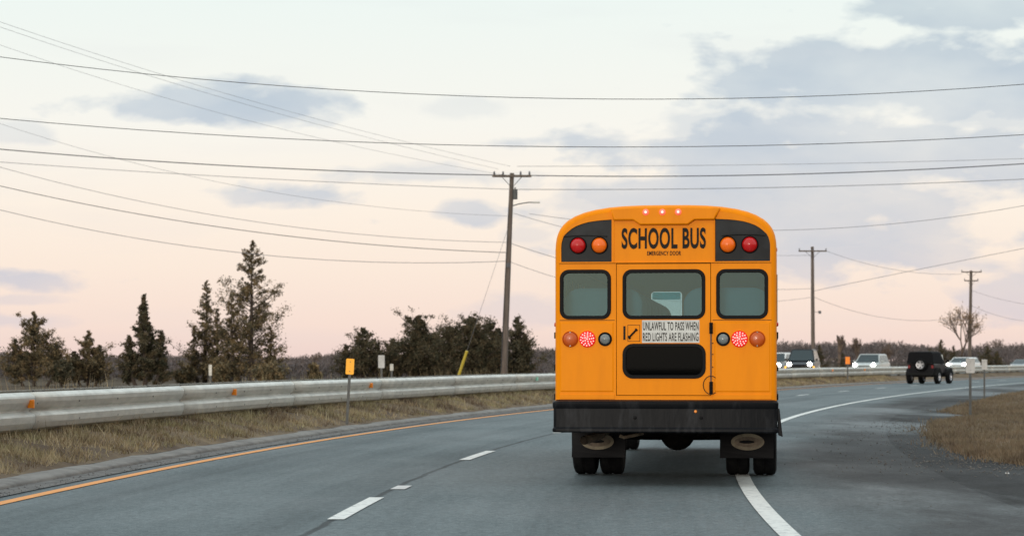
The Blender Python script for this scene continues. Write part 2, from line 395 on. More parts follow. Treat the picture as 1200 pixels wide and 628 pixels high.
def sheet(name, pts, z, m, kind='structure', thick=0):
    bm = bmesh.new(); vv = [bm.verts.new((p[0], p[1], z)) for p in pts]; f = bm.faces.new(vv)
    if f.normal.z < 0: f.normal_flip()
    bm.normal_update()
    if thick:
        ex = bmesh.ops.extrude_face_region(bm, geom=[f]); 
        bmesh.ops.translate(bm, verts=[e for e in ex['geom'] if isinstance(e, bmesh.types.BMVert)], vec=(0, 0, thick))
        bmesh.ops.recalc_face_normals(bm, faces=bm.faces)
    me = bpy.data.meshes.new(name); bm.to_mesh(me); bm.free(); me.materials.append(m)
    o = bpy.data.objects.new(name, me); C.objects.link(o); o['kind'] = kind; return o

sheet('ground', [(-2500, -300), (2500, -300), (2500, 4000), (-2500, 4000)], 0, m_field)
sheet('side_road', [at(s_, -.6)[:2] for s_ in range(-26, 330, 6)]+[(190, 310), (95, 60), (70, -20)], .006, m_apron)
strip('road', [(-2.4, .010), (0, .012), (3.8, .016), (8.0, .012)], -28, 600, 1.5, m_road)
strip('opposite_shoulder', [(19.9, .215), (21.5, .15), (24, .002)], -28, 600, 2, m_dirt)
strip('opposite_road', [(12.3, .222), (15.9, .24), (20.0, .222)], -28, 600, 2, m_road)
strip('edge_line', [(-.085, .020), (.085, .020)], -28, 500, 1.0, m_paint)
strip('yellow_line', [(7.26, .020), (7.41, .020)], -28, 500, 1.0, m_yellowline)
strip('median_gutter', [(7.62, .0205), (8.02, .022)], -28, 500, 1.5, m_gravel, zf=None)
# dashes
def paint_quad(name, s0, s1, o, wd, m=m_paint, z=.024): return strip(name, [(o-wd/2, z), (o+wd/2, z)], s0, s1, 1.0, m)
def s_at(px, py, off):
    Y = FP*CAMH/(py-422); return min((p for p in PATH), key=lambda p: abs(at(p[0], off).y-Y))[0]
sA = s_at(373, 611, 3.85)
d0 = 11.75
for i in range(-3, 26):
    s0 = sA+i*d0; paint_quad('lane_dash', s0, s0+3.15, 3.80, .15)
paint_quad('lane_reflector_patch', sA+4.6, sA+5.3, 3.76, .16, m_wmark)
# kerb: real step
strip('kerb', [(7.98, .0), (7.98, .045), (8.03, .07), (8.2, .085), (8.36, .085), (8.4, .0)], -28, 500, 1.0, m_kerb,
      zf=lambda s, o: .006*math.sin(s*1.7)+.006*math.sin(s*4.1) if o > 8.01 and o < 8.39 else 0)
RO = 9.45; RT = .97; RB = .465     # guard rail offset, top, bottom
def bz(o):
    pts = [(8.24, .075), (8.6, .17), (9.1, .31), (9.6, .385), (10.1, .39), (10.6, .33), (11.4, .27), (12.4, .215)]
    for (a, b), (c, d) in zip(pts, pts[1:]):
        if o <= c: return b+(d-b)*(o-a)/(c-a)
    return 0
def bnoise(s, o): return (.025*math.sin(s*2.1+o*3)+.02*math.sin(s*5.3-o*7)) if 8.3 < o < 12.2 else 0
strip('median_berm', [(o, bz(o)) for o in (8.27, 8.42, 8.6, 8.85, 9.1, 9.35, 9.6, 10.1, 10.6, 11.4, 12.4)], -28, 500, .5, m_dirt, zf=bnoise)
# verge islands on the right (outlines on the ground)
def smooth_poly(pts, it=2):
    for _ in range(it):
        q = []
        for a, b in zip(pts, pts[1:]+pts[:1]): q += [a*.75+b*.25, a*.25+b*.75]
        pts = q
    return pts
isl1 = [gp(1088, 507), gp(1096, 497), gp(1125, 491.5), gp(1165, 490), gp(1290, 490), gp(1420, 496), gp(1420, 552), gp(1290, 549), gp(1190, 545), gp(1140, 535), gp(1102, 522)]
isl2 = [gp(1108, 482), gp(1135, 475.5), gp(1160, 468), gp(1200, 459.5), gp(1260, 452), gp(1500, 447), gp(1500, 486), gp(1200, 486.5), gp(1130, 487.5)]
def island(name, pts):
    pts = smooth_poly([Vector((p.x, p.y, 0)) for p in pts]); c = sum(pts, Vector())/len(pts)
    rings = [(1.0, .010), (.99, .02), (.95, .035), (.80, .05), (.5, .055)]
    mb = MB(); vs = []; n = len(pts)
    for (k_, z) in rings:
        for i, p in enumerate(pts):
            q = c+(p-c)*k_; j = .012*math.sin(i*1.9)+.01*math.sin(i*.7+2)
            vs.append((q.x+j*3, q.y+j*5, z+(j if k_ < 1 else 0)))
    vs.append((c.x, c.y, .055))
    fs = [(a*n+i, a*n+(i+1) % n, (a+1)*n+(i+1) % n, (a+1)*n+i) for a in range(len(rings)-1) for i in range(n)]
    fs += [((len(rings)-1)*n+i, (len(rings)-1)*n+(i+1) % n, len(vs)-1) for i in range(n)]
    mb.add(vs, fs); o = mb.build(name, m_island, smooth=True); o['kind'] = 'structure'; return o, pts
i1, poly1 = island('verge', isl1)
i2, poly2 = island('verge', isl2)

# ------------------------------------------------------------------ grass (stuff)
rng = np.random.default_rng(3)
def blade_mesh(name, pos, hts, wid, m, lean=.5):
    n = len(pos); a = rng.uniform(0, 2*np.pi, n); d = np.stack([np.cos(a), np.sin(a), np.zeros(n)], 1)
    b = rng.uniform(0, 2*np.pi, n); ln = np.stack([np.cos(b), np.sin(b), np.zeros(n)], 1)*(hts*rng.uniform(0, lean, n))[:, None]
    w_ = np.broadcast_to(wid, (n,))[:, None]
    v = np.stack([pos-d*w_, pos+d*w_, pos+ln+np.array([0, 0, 1])*hts[:, None]], 1).reshape(-1, 3)
    me = bpy.data.meshes.new(name); me.vertices.add(3*n); me.vertices.foreach_set('co', v.astype(np.float32).ravel())
    me.loops.add(3*n); me.loops.foreach_set('vertex_index', np.arange(3*n, dtype=np.int32))
    me.polygons.add(n); me.polygons.foreach_set('loop_start', np.arange(0, 3*n, 3, dtype=np.int32)); me.polygons.foreach_set('loop_total', np.full(n, 3, dtype=np.int32))
    me.update(calc_edges=True); me.materials.append(m); o = bpy.data.objects.new(name, me); C.objects.link(o); return o
def foliage(name, c1, c2, c3=None, scale=3.0, sc2=30, trans=.0, coords='Object', lo=.35, hi=.65):
    """base colour varies by clump and by leaf"""
    m = bpy.data.materials.new(name); m.use_nodes = True; t = m.node_tree; b = t.nodes['Principled BSDF']; b.inputs['Roughness'].default_value = .8
    b.inputs['Specular IOR Level'].default_value = .2
    c = t.nodes.new('ShaderNodeTexCoord'); prev = None
    def nz_(s, lo_, hi_):
        n = t.nodes.new('ShaderNodeTexNoise'); n.inputs['Scale'].default_value = s; n.inputs['Detail'].default_value = 3; t.links.new(c.outputs[coords], n.inputs['Vector'])
        r = t.nodes.new('ShaderNodeMapRange'); r.inputs[1].default_value = lo_; r.inputs[2].default_value = hi_; t.links.new(n.outputs[0], r.inputs[0]); return r.outputs[0]
    x = t.nodes.new('ShaderNodeMix'); x.data_type = 'RGBA'; x.inputs[6].default_value = (*c1, 1); x.inputs[7].default_value = (*c2, 1); t.links.new(nz_(scale, lo, hi), x.inputs[0])
    out = x.outputs[2]
    if c3:
        y = t.nodes.new('ShaderNodeMix'); y.data_type = 'RGBA'; t.links.new(nz_(sc2, .45, .65), y.inputs[0]); t.links.new(out, y.inputs[6]); y.inputs[7].default_value = (*c3, 1); out = y.outputs[2]
    t.links.new(out, b.inputs['Base Color']); return m
m_grass = foliage('dry tan grass', (.40, .315, .195), (.14, .098, .068), (.33, .29, .16), scale=.9, sc2=1.7, lo=.42, hi=.58)
m_grassb = foliage('brown verge grass', (.21, .155, .10), (.09, .067, .048), (.18, .145, .09), scale=.8, sc2=4)
pos = []; hts = []
n = 95000
# density falls with distance so that the blades stay fine near by
u_ = rng.uniform(0, 1, n); ss = 23.5*(150/23.5)**u_
oo = 8.36+rng.beta(1.1, 1.0, n)*2.1
dens = np.sin(ss*1.3+oo*4)*.5+np.sin(ss*3.7-oo*2.3)*.5+rng.normal(0, .6, n)
keep = dens > -.35; ss = ss[keep]; oo = oo[keep]; dn = dens[keep]
for s, o, q in zip(ss, oo, dn):
    p = at(s, o, bz(o)+bnoise(s, o)-.005); pos.append(p[:])
    hts.append(.04+.06*random.random()+(.10*random.random() if q > .55 else 0)+(.10*random.random() if o > 9.5 else 0))
pos = np.array(pos); hts = np.array(hts)*np.where(rng.uniform(0, 1, len(pos)) < .03, 1.7, 1)
g = blade_mesh('dry_grass', pos, hts, .0045*(1+pos[:, 1]/45), m_grass, 1.0); tag(g, 'dry tan and olive grass growing on the median berm under the rail', 'grass', kind='stuff')
def inside(p, poly):
    c = False; n = len(poly)
    for i in range(n):
        a, b = poly[i], poly[(i+1) % n]
        if (a.y > p[1]) != (b.y > p[1]) and p[0] < (b.x-a.x)*(p[1]-a.y)/(b.y-a.y)+a.x: c = not c
    return c
pos = []
for poly, cnt in ((poly1, 26000), (poly2, 20000)):
    xs = [p.x for p in poly]; ys_ = [p.y for p in poly]; c = 0
    while c < cnt:
        Y = random.uniform(min(ys_), max(ys_)); X = random.uniform(min(xs), min(max(xs), Y*.25))
        if X < Y*.26 and inside((X, Y), poly): pos.append((X, Y, .03)); c += 1
        elif X >= Y*.26: c += .2
for poly in (poly1, poly2):
    for q in range(5200):
        a = random.randrange(len(poly)); a0, a1 = poly[a], poly[(a+1) % len(poly)]; t = random.random(); j = .16 if math.sin(a*1.3) > -.2 else .42
        X = a0.x+(a1.x-a0.x)*t+random.gauss(0, j*.5); Y = a0.y+(a1.y-a0.y)*t+random.gauss(0, j*1.6)
        if X < Y*.26: pos.append((X, Y, .008))
pos = np.array(pos); g = blade_mesh('verge_grass', pos, rng.uniform(.05, .13, len(pos)), .004*(1+pos[:, 1]/40), m_grassb, 1.2)
tag(g, 'low brown winter grass on the verges right of the road', 'grass', kind='stuff')
# loose stones along verge 1 and kerb
mb = MB()
def stone(mb, p, r):
    vs = []
    for (a, b, c) in ((1, 0, 0), (-1, 0, 0), (0, 1, 0), (0, -1, 0), (0, 0, 1), (0, 0, -.5)):
        q = r*random.uniform(.6, 1.2); vs.append((p[0]+a*q, p[1]+b*q, p[2]+c*q*.8))
    mb.add(vs, [(0, 2, 4), (2, 1, 4), (1, 3, 4), (3, 0, 4), (2, 0, 5), (1, 2, 5), (3, 1, 5), (0, 3, 5)])
for i in range(2200):
    a = random.choice(poly1); t = random.random(); q = Vector((a.x-abs(random.gauss(0, 1.0)), a.y-abs(random.gauss(0, 1.6)), .015)); stone(mb, q, random.uniform(.006, .020))
for i in range(900):
    s = 18+60*random.random()**1.5; stone(mb, at(s, random.uniform(7.6, 8.0), .024), random.uniform(.004, .014))
for i in range(350):
    Y = random.uniform(17, 60); stone(mb, Vector((random.uniform(3.2, 3+Y*.16), Y, .012)), random.uniform(.004, .012))
o = mb.build('loose_gravel', m_gravel); tag(o, 'loose grey stones scattered on the shoulder and against the kerb', 'gravel', kind='stuff')
# tall weeds behind rail
pos = []; hts = []
for i in range(9000):
    s = 26+130*random.random()**1.4; o = random.uniform(10.3, 12.3)
    if math.sin(s*.9)+math.sin(s*.37+1) < .6: continue
    pos.append(at(s, o, bz(o))[:]); hts.append(random.uniform(.3, .95))
g = blade_mesh('tall_weeds', np.array(pos), np.array(hts), .012, m_grass, .5); tag(g, 'tall straw coloured weeds standing behind the guard rail', 'weeds', kind='stuff')

# ================================================================== SCHOOL BUS
BX, BY, BYAW = 1.685, 25.35, -math.atan(.112)
bus = thing('school_bus', 'yellow school bus seen from behind with black bumper and lit red brake lamps', 'school bus', (BX, BY, 0.016), BYAW)
def lx(px): return (px-779.5)/106.5
def lz(py): return 1.4-(py-422)/106.5-.016
def roofz(x): return 2.50+.595*max(0, 1-abs(x/1.22)**3)**.275
def prof(d, zb, n=15):
    """outline of the body seen from behind, inset by d; from bottom left over the roof to bottom right"""
    pts = [(-1.22, zb), (-1.22, 1.6), (-1.22, 2.50)]
    xs = [-1.2199, -1.219, -1.215, -1.205, -1.19, -1.165, -1.13, -1.08, -1.0, -.9, -.78, -.62, -.45, -.25]
    pts += [(x, roofz(x)) for x in xs]+[(0, 3.095)]+[(-x, roofz(x)) for x in xs[::-1]]+[(1.22, 2.50), (1.22, 1.6), (1.22, zb)]
    return [(x*(1-d/1.22), z if z < 2.0 else 2.0+(z-2.0)*(1-d/1.09)) for x, z in pts]
ZB = lz(469); BL = 9.9
# rear end: flat skin with openings, rolled edge round it
win = lambda a, b, c, d, r=.085: rrect(lx(a), lz(d), lx(b), lz(c), r)
WL = win(657, 714.5, 317, 372.5); WR = win(840.5, 898, 317, 372.5)
DOOR = [(lx(722), lz(463.5)), (lx(833), lz(463.5)), (lx(833), lz(308.5)), (lx(722), lz(308.5))]
def lamp_hole(s):
    xo = 1.148; xi = .59 if s < 0 else .548; z0 = lz(306.5)
    pts = [(s*xi, z0), (s*xo, z0)]
    pts += [(s*x, z-.016) for x, z in ((1.148, 2.66), (1.143, 2.70), (1.128, 2.75), (1.108, 2.785), (1.075, 2.815), (1.03, 2.852), (.98, 2.88), (.92, 2.903), (.853, 2.922), (.77, 2.935), (.70, 2.942), (xi, 2.95))]
    return pts
LH = lamp_hole(-1); RH = lamp_hole(1)
outer = prof(.055, ZB)
rear = panel('rear_panel', outer, [WL, WR, DOOR, LH, RH], .03, m_bus, bus, y=0, bevel=.002)
mb = MB(); rings = [(.055, 0), (.036, .006), (.018, .022), (.005, .05), (0, .085), (0, .20)]
P0 = [prof(d, ZB) for d, y in rings]; n = len(P0[0]); vs = []
for (d, y), P in zip(rings, P0): vs += [(x, y, z) for x, z in P]
mb.add(vs, [(i*n+j, i*n+j+1, (i+1)*n+j+1, (i+1)*n+j) for i in range(len(rings)-1) for j in range(n-1)])
mb.build('rear_corner_shell', m_bus, bus, autos=50)
# brow over the sign with three lamps
def brow_poly():
    low = [(lx(719), lz(258)), (lx(742), lz(258)), (lx(750), lz(263.5)), (lx(806), lz(263.5)), (lx(814), lz(258)), (lx(837), lz(258))]
    top = [(x, min(roofz(x)-.028, 3.07)) for x in (.60, .45, .3, .15, 0, -.15, -.3, -.45, -.60)]
    return low+top
brow = panel('roof_brow', brow_poly(), [], .075, m_bus, bus, y=-.052, bevel=.014)
for px in (757, 776.5, 795):
    mb = MB(); mb.lathe([(.001, -.02), (.018, -.018), (.032, -.008), (.036, .004)], (lx(px), -.054, lz(249)), n=16)
    o = mb.build('clearance_lamp', m_clr, bus, smooth=True)
    c = MB(); c.lathe([(.001, -.004), (.012, -.002), (.014, .003)], (lx(px), -.074, lz(249)), n=10); c.build('bulb', m_clrhot, o, smooth=True)
# black lamp panels with warning lamps
for s, H, lamps in ((-1, LH, ((677, m_redl, 'red'), (702, m_amberl, 'amber'))), (1, RH, ((852.5, m_amberl, 'amber'), (878, m_redl, 'red')))):
    pl = panel('lamp_panel', H, [], .02, m_blackp, bus, y=.022)
    mbt = MB()
    mbt.box((min(p[0] for p in H)+.02, .012, lz(304)), (max(p[0] for p in H)-.02, .022, lz(301)))
    # shallow raised frame round the two lamps
    xa, xb = (lx(660), lx(711)) if s < 0 else (lx(845), lx(896))
    hood = MB(); steps = 16; vs = []
    for j in range(steps+1):
        t = j/steps; x = xa+(xb-xa)*t; z = lz(276.5)+.012*math.sin(math.pi*t)
        vs += [(x, .02, z+.008), (x, -.022, z+.004), (x, -.022, z-.002), (x, .02, z)]
    hood.add(vs, [(a*4+b, a*4+(b+1) % 4, (a+1)*4+(b+1) % 4, (a+1)*4+b) for a in range(steps) for b in range(4)]+[(0, 1, 2, 3), (steps*4+3, steps*4+2, steps*4+1, steps*4)])
    hood.build('lamp_visor', m_blackp, pl, autos=40)
    for px, mm, c in lamps:
        b = MB(); b.lathe([(.094, .012), (.094, -.016), (.088, -.022), (.084, -.012)], (lx(px), .012, lz(287)), n=32)
        r_ = b.build('lamp_ring', m_busdark, bus, autos=40)
        b = MB(); b.lathe([(.0, -.055), (.03, -.052), (.058, -.04), (.076, -.022), (.085, .004)], (lx(px), .004, lz(287)), n=32)
        o = b.build('warning_lamp', mm, bus, smooth=True); r_.parent = o; o['label'] = c+' round warning lamp'
# seams and drip mouldings
def bar(name, x0, x1, z0, z1, y0, y1, m, parent=bus, bev=.003):
    b = MB(); b.box((x0, y0, z0), (x1, y1, z1)); return b.build(name, m, parent, bevel=bev)
bar('drip_moulding', -1.18, 1.16, lz(307.6)-.004, lz(307.6)+.008, -.012, .0, m_bus)
bar('seam_shadow_gap', -1.17, 1.155, lz(307.6)-.0085, lz(307.6)-.005, -.004, -.0006, m_groove, bev=0)
for x0, x1 in ((-1.165, lx(720.5)), (lx(835), 1.165)):
    bar('panel_seam', x0, x1, lz(375.4), lz(375.4)+.006, -.0012, -.0004, m_groove, bev=0)
    bar('lower_moulding', x0, x1, lz(467.5), lz(462), -.010, .0, m_bus)
# pressed raised field on each lower rear panel
for x0, x1 in ((lx(656), lx(719)), (lx(837), lx(902))):
    b = MB(); z0, z1 = lz(459), lz(377.5); e = .012; dd = .007
    b.add([(x0, 0, z0), (x1, 0, z0), (x1, 0, z1), (x0, 0, z1), (x0+e, -dd, z0+e), (x1-e, -dd, z0+e), (x1-e, -dd, z1-e), (x0+e, -dd, z1-e)],
          [(4, 5, 6, 7), (0, 1, 5, 4), (1, 2, 6, 5), (2, 3, 7, 6), (3, 0, 4, 7)])
    b.build('lower_rear_panel', m_bus, bus)
# sign
text('school_bus_lettering', 'SCHOOL BUS', lx(728.5), lx(827), lz(291.5), lz(267), -.003, m_text, bus, bold=.029)
text('emergency_door_lettering', 'EMERGENCY DOOR', lx(758.5), lx(798), lz(299.2), lz(294.2), -.003, m_text, bus, bold=.012)
for px in (719.2, 836.8): bar('sign_edge', lx(px)-.006, lx(px)+.006, lz(306.6), lz(259), -.006, .0, m_bus)
# window rubbers and panes
def rear_window(x0, x1, z0, z1, parent, name='rear_window', g=m_glass, r=.085):
    xx0, xx1, zz0, zz1 = lx(x0), lx(x1), lz(z1), lz(z0)
    f = panel(name, rrect(xx0-.014, zz0-.014, xx1+.014, zz1+.014, r+.014), [rrect(xx0+.026, zz0+.026, xx1-.026, zz1-.026, r-.02)], .04, m_busdark, parent, y=-.014, bevel=.006)
    panel('pane', rrect(xx0+.01, zz0+.01, xx1-.01, zz1-.01, r-.01), [], .006, g, f, y=.012)
    return f
rear_window(657, 714.5, 317, 372.5, bus); rear_window(840.5, 898, 317, 372.5, bus)
# emergency door
g_ = .006
D2 = [(DOOR[0][0]+g_, DOOR[0][1]+g_), (DOOR[1][0]-g_, DOOR[1][1]+g_), (DOOR[2][0]-g_, DOOR[2][1]-g_), (DOOR[3][0]+g_, DOOR[3][1]-g_)]
door = panel('emergency_door', D2, [win(731, 825, 317, 372.5), win(731, 825.5, 404, 442, .10)], .03, m_bus, bus, y=-.004, bevel=.003)
rear_window(731, 825, 317, 372.5, door, 'door_window'); rear_window(731, 825.5, 404, 442, door, 'lower_door_window', m_glassd, .10)
panel('door_seal', [(DOOR[0][0]-.01, DOOR[0][1]-.01), (DOOR[1][0]+.01, DOOR[1][1]-.01), (DOOR[2][0]+.01, DOOR[2][1]+.01), (DOOR[3][0]-.01, DOOR[3][1]+.01)],
      [[(DOOR[0][0]+.03, DOOR[0][1]+.03), (DOOR[1][0]-.03, DOOR[1][1]+.03), (DOOR[2][0]-.03, DOOR[2][1]-.03), (DOOR[3][0]+.03, DOOR[3][1]-.03)]], .006, m_groove, bus, y=.032)
# notice
b = MB(); b.box((lx(752.5), -.009, lz(401.5)), (lx(819.5), -.0045, lz(375))); nb = b.build('notice_decal', m_signw, door)
text('notice_lettering', 'UNLAWFUL TO PASS WHEN', lx(753.5), lx(818.5), lz(387), lz(377.2), -.0095, m_text, nb, bold=.012, depth=.0015)
text('notice_lettering', 'RED LIGHTS ARE FLASHING', lx(753.5), lx(818.5), lz(399.6), lz(389.8), -.0095, m_text, nb, bold=.012, depth=.0015)
# handle diagram
fr = panel('handle_diagram', [(lx(735.5), lz(400)), (lx(750), lz(400)), (lx(750), lz(380.5)), (lx(735.5), lz(380.5))],
           [[(lx(736), lz(399.5)), (lx(749.5), lz(399.5)), (lx(749.5), lz(381)), (lx(736), lz(381))]], .002, m_text, door, y=-.0065)
b = MB(); b.box((lx(730.5), -.0075, lz(398)), (lx(733), -.0045, lz(382)))
b.tube([(lx(736.5), -.006, lz(396)), (lx(746.5), -.006, lz(385.5))], .012, 6); b.tube([(lx(736.5), -.006, lz(396)), (lx(738.2), -.006, lz(394.5))], .022, 6); b.tube([(lx(745), -.006, lz(387)), (lx(746.5), -.006, lz(385.5))], .018, 6)
b.build('handle_symbol', m_text, fr)
# hinges, latch rod
hx = lx(833)
b = MB(); b.tube([(hx, -.02, lz(462)), (hx, -.02, lz(378))], .008, 6)
hg = b.build('door_rod', m_chrome, bus)
for z0, z1 in ((391, 378), (461, 447)):
    b = MB(); b.box((hx-.018, -.03, lz(z0)), (hx+.02, -.001, lz(z1)))
    for q in range(3): b.cyl((hx, -.028, lz(z0)+(q+.5)*(lz(z1)-lz(z0))/3), (0, 0, 1), .017, .03, 8)
    b.build('hinge', m_busdark, hg, bevel=.003)
b = MB(); c0 = Vector((hx, -.03, lz(451))); pts = [c0+Vector((.085*math.cos(t), -.012*math.sin(t*2), .10*math.sin(t))) for t in [i*math.pi*2/20 for i in range(21)]]
b.tube(pts[3:18], .0045, 5); b.build('latch_bracket', m_groove, hg)
for zz in (430, 415, 402):
    b = MB(); b.cyl((hx+.02, -.003, lz(zz)), (0, 1, 0), .007, .008, 8); b.build('rivet', m_groove, bus)
# tail lamps
for s in (-1, 1):
    for px, r_, mm, nm, lb in (((668, .086, m_ambturn, 'turn_lamp', 'unlit amber turn lamp'), (688.2, .088, m_stop, 'brake_lamp', 'lit red brake lamp'), (709, .062, m_clear, 'reversing_lamp', 'grey reversing lamp')) if s < 0 else
                           ((886.8, .086, m_ambturn, 'turn_lamp', 'unlit amber turn lamp'), (866.2, .088, m_stop, 'brake_lamp', 'lit red brake lamp'), (847.2, .062, m_clear, 'reversing_lamp', 'grey reversing lamp'))):
        cpt = (lx(px), -.006, lz(397.2))
        b = MB(); b.lathe([(0, -.036), (r_*.5, -.033), (r_*.82, -.024), (r_*.93, -.012), (r_*.94, .006)], cpt, n=32)
        lamp = b.build(nm, mm, bus, smooth=True); lamp['label'] = lb
        b = MB(); th = 1.0 if nm != 'reversing_lamp' else 1.2
        b.lathe([(r_*.92, -.013), (r_*.96*th, -.020), (r_*1.03*th, -.012), (r_*1.05*th, .007)], cpt, n=32)
        b.build('lamp_ring', m_busdark if nm == 'reversing_lamp' else mm, lamp, autos=60)
        if nm == 'brake_lamp':
            b = MB()
            for rr, cn in ((0, 1), (.027, 5), (.050, 9), (.071, 14)):
                for j in range(cn):
                    t = 2*math.pi*j/cn+.2*rr*10
                    b.lathe([(.0, -.005), (.006, -.004), (.0085, 0)], (cpt[0]+rr*math.cos(t), -.046 if rr < .05 else -.038, cpt[2]+rr*math.sin(t)), n=7)
            b.build('led_cluster', m_led, lamp)
        if nm == 'turn_lamp':
            for t in (90, 270):
                b = MB(); b.cyl((cpt[0]+r_*.86*math.cos(R(t)), -.03, cpt[2]+r_*.86*math.sin(R(t))), (0, 1, 0), .007, .01, 8); b.build('lens_screw', m_chrome, lamp)
# bumper
def bumper():
    b = MB(); z0, z1 = lz(506.5), lz(469.5); x0, x1 = -1.238, 1.24; r = .05; ys = -.13
    path = [(x0, .55), (x0, .0), (x0, ys+r)]+[(x0+r-r*math.cos(R(a)), ys+r-r*math.sin(R(a))) for a in (22, 45, 67)]+[(x0+r, ys), (-.6, ys), (0, ys), (.6, ys), (x1-r, ys)]+[(x1-r+r*math.sin(R(a)), ys+r-r*math.cos(R(a))) for a in (22, 45, 67)]+[(x1, ys+r), (x1, 0), (x1, .55)]
    cs = [(.045, z1-.0), (.012, z1-.004), (0, z1-.02), (.003, z1-.07), (.012, z1-.085), (.012, z0+.06), (0, z0+.04), (0, z0+.015), (.012, z0), (.045, z0)]
    vs = []
    for i, (x, y) in enumerate(path):
        nx = -1 if i < 3 else (1 if i > len(path)-4 else 0); a, c = path[max(i-1, 0)], path[min(i+1, len(path)-1)]
        t = Vector((c[0]-a[0], c[1]-a[1])).normalized(); nn_ = Vector((-t.y, t.x))
        for (d, z) in cs: vs.append((x+nn_.x*d, y+nn_.y*d, z))
    m = len(cs); b.add(vs, [(i*m+j, i*m+j+1, (i+1)*m+j+1, (i+1)*m+j) for i in range(len(path)-1) for j in range(m-1)])
    return b
bp = bumper().build('rear_bumper', m_bumper, bus, autos=30)
bar('body_sill', -1.2, 1.2, lz(474), lz(468.3), -.03, .3, m_busdark)
b = MB(); z0, z1 = lz(511), lz(478)
b.add([(1.235, -.08, z0+.02), (1.285, -.08, z0), (1.25, -.08, z1), (1.225, -.08, z1), (1.235, .5, z0+.02), (1.285, .5, z0), (1.25, .5, z1), (1.225, .5, z1)], [(0, 1, 2, 3), (7, 6, 5, 4), (0, 4, 5, 1), (1, 5, 6, 2), (2, 6, 7, 3), (3, 7, 4, 0)])
b.build('bumper_end', m_bumper, bp, bevel=.008)
b = MB(); b.lathe([(0, -.01), (.013, -.009), (.017, 0)], (lx(815.5), -.131, lz(481.5)), n=12); b.build('bumper_glint', m_orange, bp)  # orange disc put in for a small reflection on the bumper
for px in (745, 822):
    b = MB(); b.lathe([(0, -.012), (.014, -.010), (.018, 0)], (lx(px), -.125, lz(489)), n=8); b.build('bumper_bolt', m_busdark, bp)
# sides
def side_wall(s):
    outer = [(.19, .62), (2.05, .62), (2.1, .80), (2.3, .97), (3.1, .97), (3.3, .80), (3.35, .62), (BL, .62), (BL, 2.51), (.19, 2.51)]
    holes = [rrect(.42+i*.84, 1.80, .42+i*.84+.74, 2.33, .05, 4) for i in range(11)]
    o = panel('side_wall', outer, holes, .03, m_bus, bus, y=s*1.206, plane='yz', bevel=.002)
    for i in range(11):
        y0 = .42+i*.84
        f = panel('side_window', rrect(y0-.01, 1.79, y0+.75, 2.34, .06, 4), [rrect(y0+.025, 1.825, y0+.715, 2.055, .03, 4), rrect(y0+.025, 2.085, y0+.715, 2.305, .03, 4)], .03, m_busdark, o, y=s*1.214, plane='yz', bevel=.002)
        panel('pane', rrect(y0+.01, 1.81, y0+.73, 2.32, .03, 4), [], .006, m_glass, f, y=s*1.205, plane='yz')
    for z in (.98, 1.30, 1.66):
        b = MB(); b.box((min(s*1.219, s*1.238), .12, z-.035), (max(s*1.219, s*1.238), BL-.05, z+.035)); b.build('rub_rail', m_busdark, o, bevel=.006)
    return o
for s in (-1, 1):
    side_wall(s)
    for z, y in ((1.78, .16), (2.60, .16)):
        b = MB(); b.lathe([(.001, .022), (.02, .02), (.03, .0)], (s*1.218 if z < 2 else s*1.205, y, z), (s, 0, 0), 12); b.build('side_marker_lamp', m_redl, bus, smooth=True)
# roof and interior lining
def loft(name, d, y0, y1, zmin, m, flip=False):
    P = [p for p in prof(d, 1.6) if p[1] >= zmin]; n = len(P); ys_ = [y0]+[y0+(y1-y0)*i/6 for i in range(1, 6)]+[y1]
    b = MB(); vs = []
    for y in ys_: vs += [(x, y, z) for x, z in P]
    b.add(vs, [(i*n+j, i*n+j+1, (i+1)*n+j+1, (i+1)*n+j) for i in range(len(ys_)-1) for j in range(n-1)]); return b.build(name, m, bus, autos=40)
loft('roof', 0, .198, BL, 2.43, m_bus); loft('ceiling_lining', .04, .07, BL-.05, 2.40, m_inner)
b = MB(); b.box((-1.17, .06, 1.06), (1.17, BL-.05, 1.10)); b.build('floor', m_busfloor, bus)
for s in (-1, 1): panel('wall_lining', [(.08, 1.1), (BL-.1, 1.1), (BL-.1, 2.45), (.08, 2.45)], [rrect(.43+i*.84, 1.81, .43+i*.84+.72, 2.32, .05, 4) for i in range(11)], .012, m_inner, bus, y=s*1.176, plane='yz')
for y in (3.2, 6.4, 9.0):
    pass
b = MB(); b.box((-.3, 1.2, 3.075), (.3, 1.9, 3.13)); b.build('roof_hatch', m_bus, bus, bevel=.02)
b = MB(); b.box((-.05, .45, 3.06), (.05, .58, 3.12)); b.build('roof_lamp_base', m_signw, bus, bevel=.01)
# seats
def seat_bm(x0, x1):
    b = MB(); o = rrect(x0, 1.48, x1, 2.19, .19, 8)
    vs = []; n = len(o); cx = (x0+x1)/2
    for (y, k_) in ((.0, .96), (.015, 1.0), (.10, 1.0), (.12, .95)):
        vs += [(cx+(x-cx)*k_, y-.06*(z-1.5), 1.48+(z-1.48)*k_) for x, z in o]
    b.add(vs, [(i*n+j, i*n+(j+1) % n, (i+1)*n+(j+1) % n, (i+1)*n+j) for i in range(3) for j in range(n)]+[tuple(range(n)), tuple(range(3*n, 4*n))[::-1]])
    b.box((x0, .10, 1.42), (x1, .52, 1.53)); return b
se = None
for i in range(10):
    for x0, x1 in ((-1.15, -.27), (.19, 1.15)):
        if i == 0:
            o = seat_bm(x0, x1).build('passenger_seat', m_seat, bus, smooth=False, autos=50, loc=(0, .38, 0))
            if x0 < 0: seL = o
            else: seR = o
        else:
            o = (seL if x0 < 0 else seR).copy(); C.objects.link(o); o.parent = bus; o.location = (0, .38+i*.84, 0)
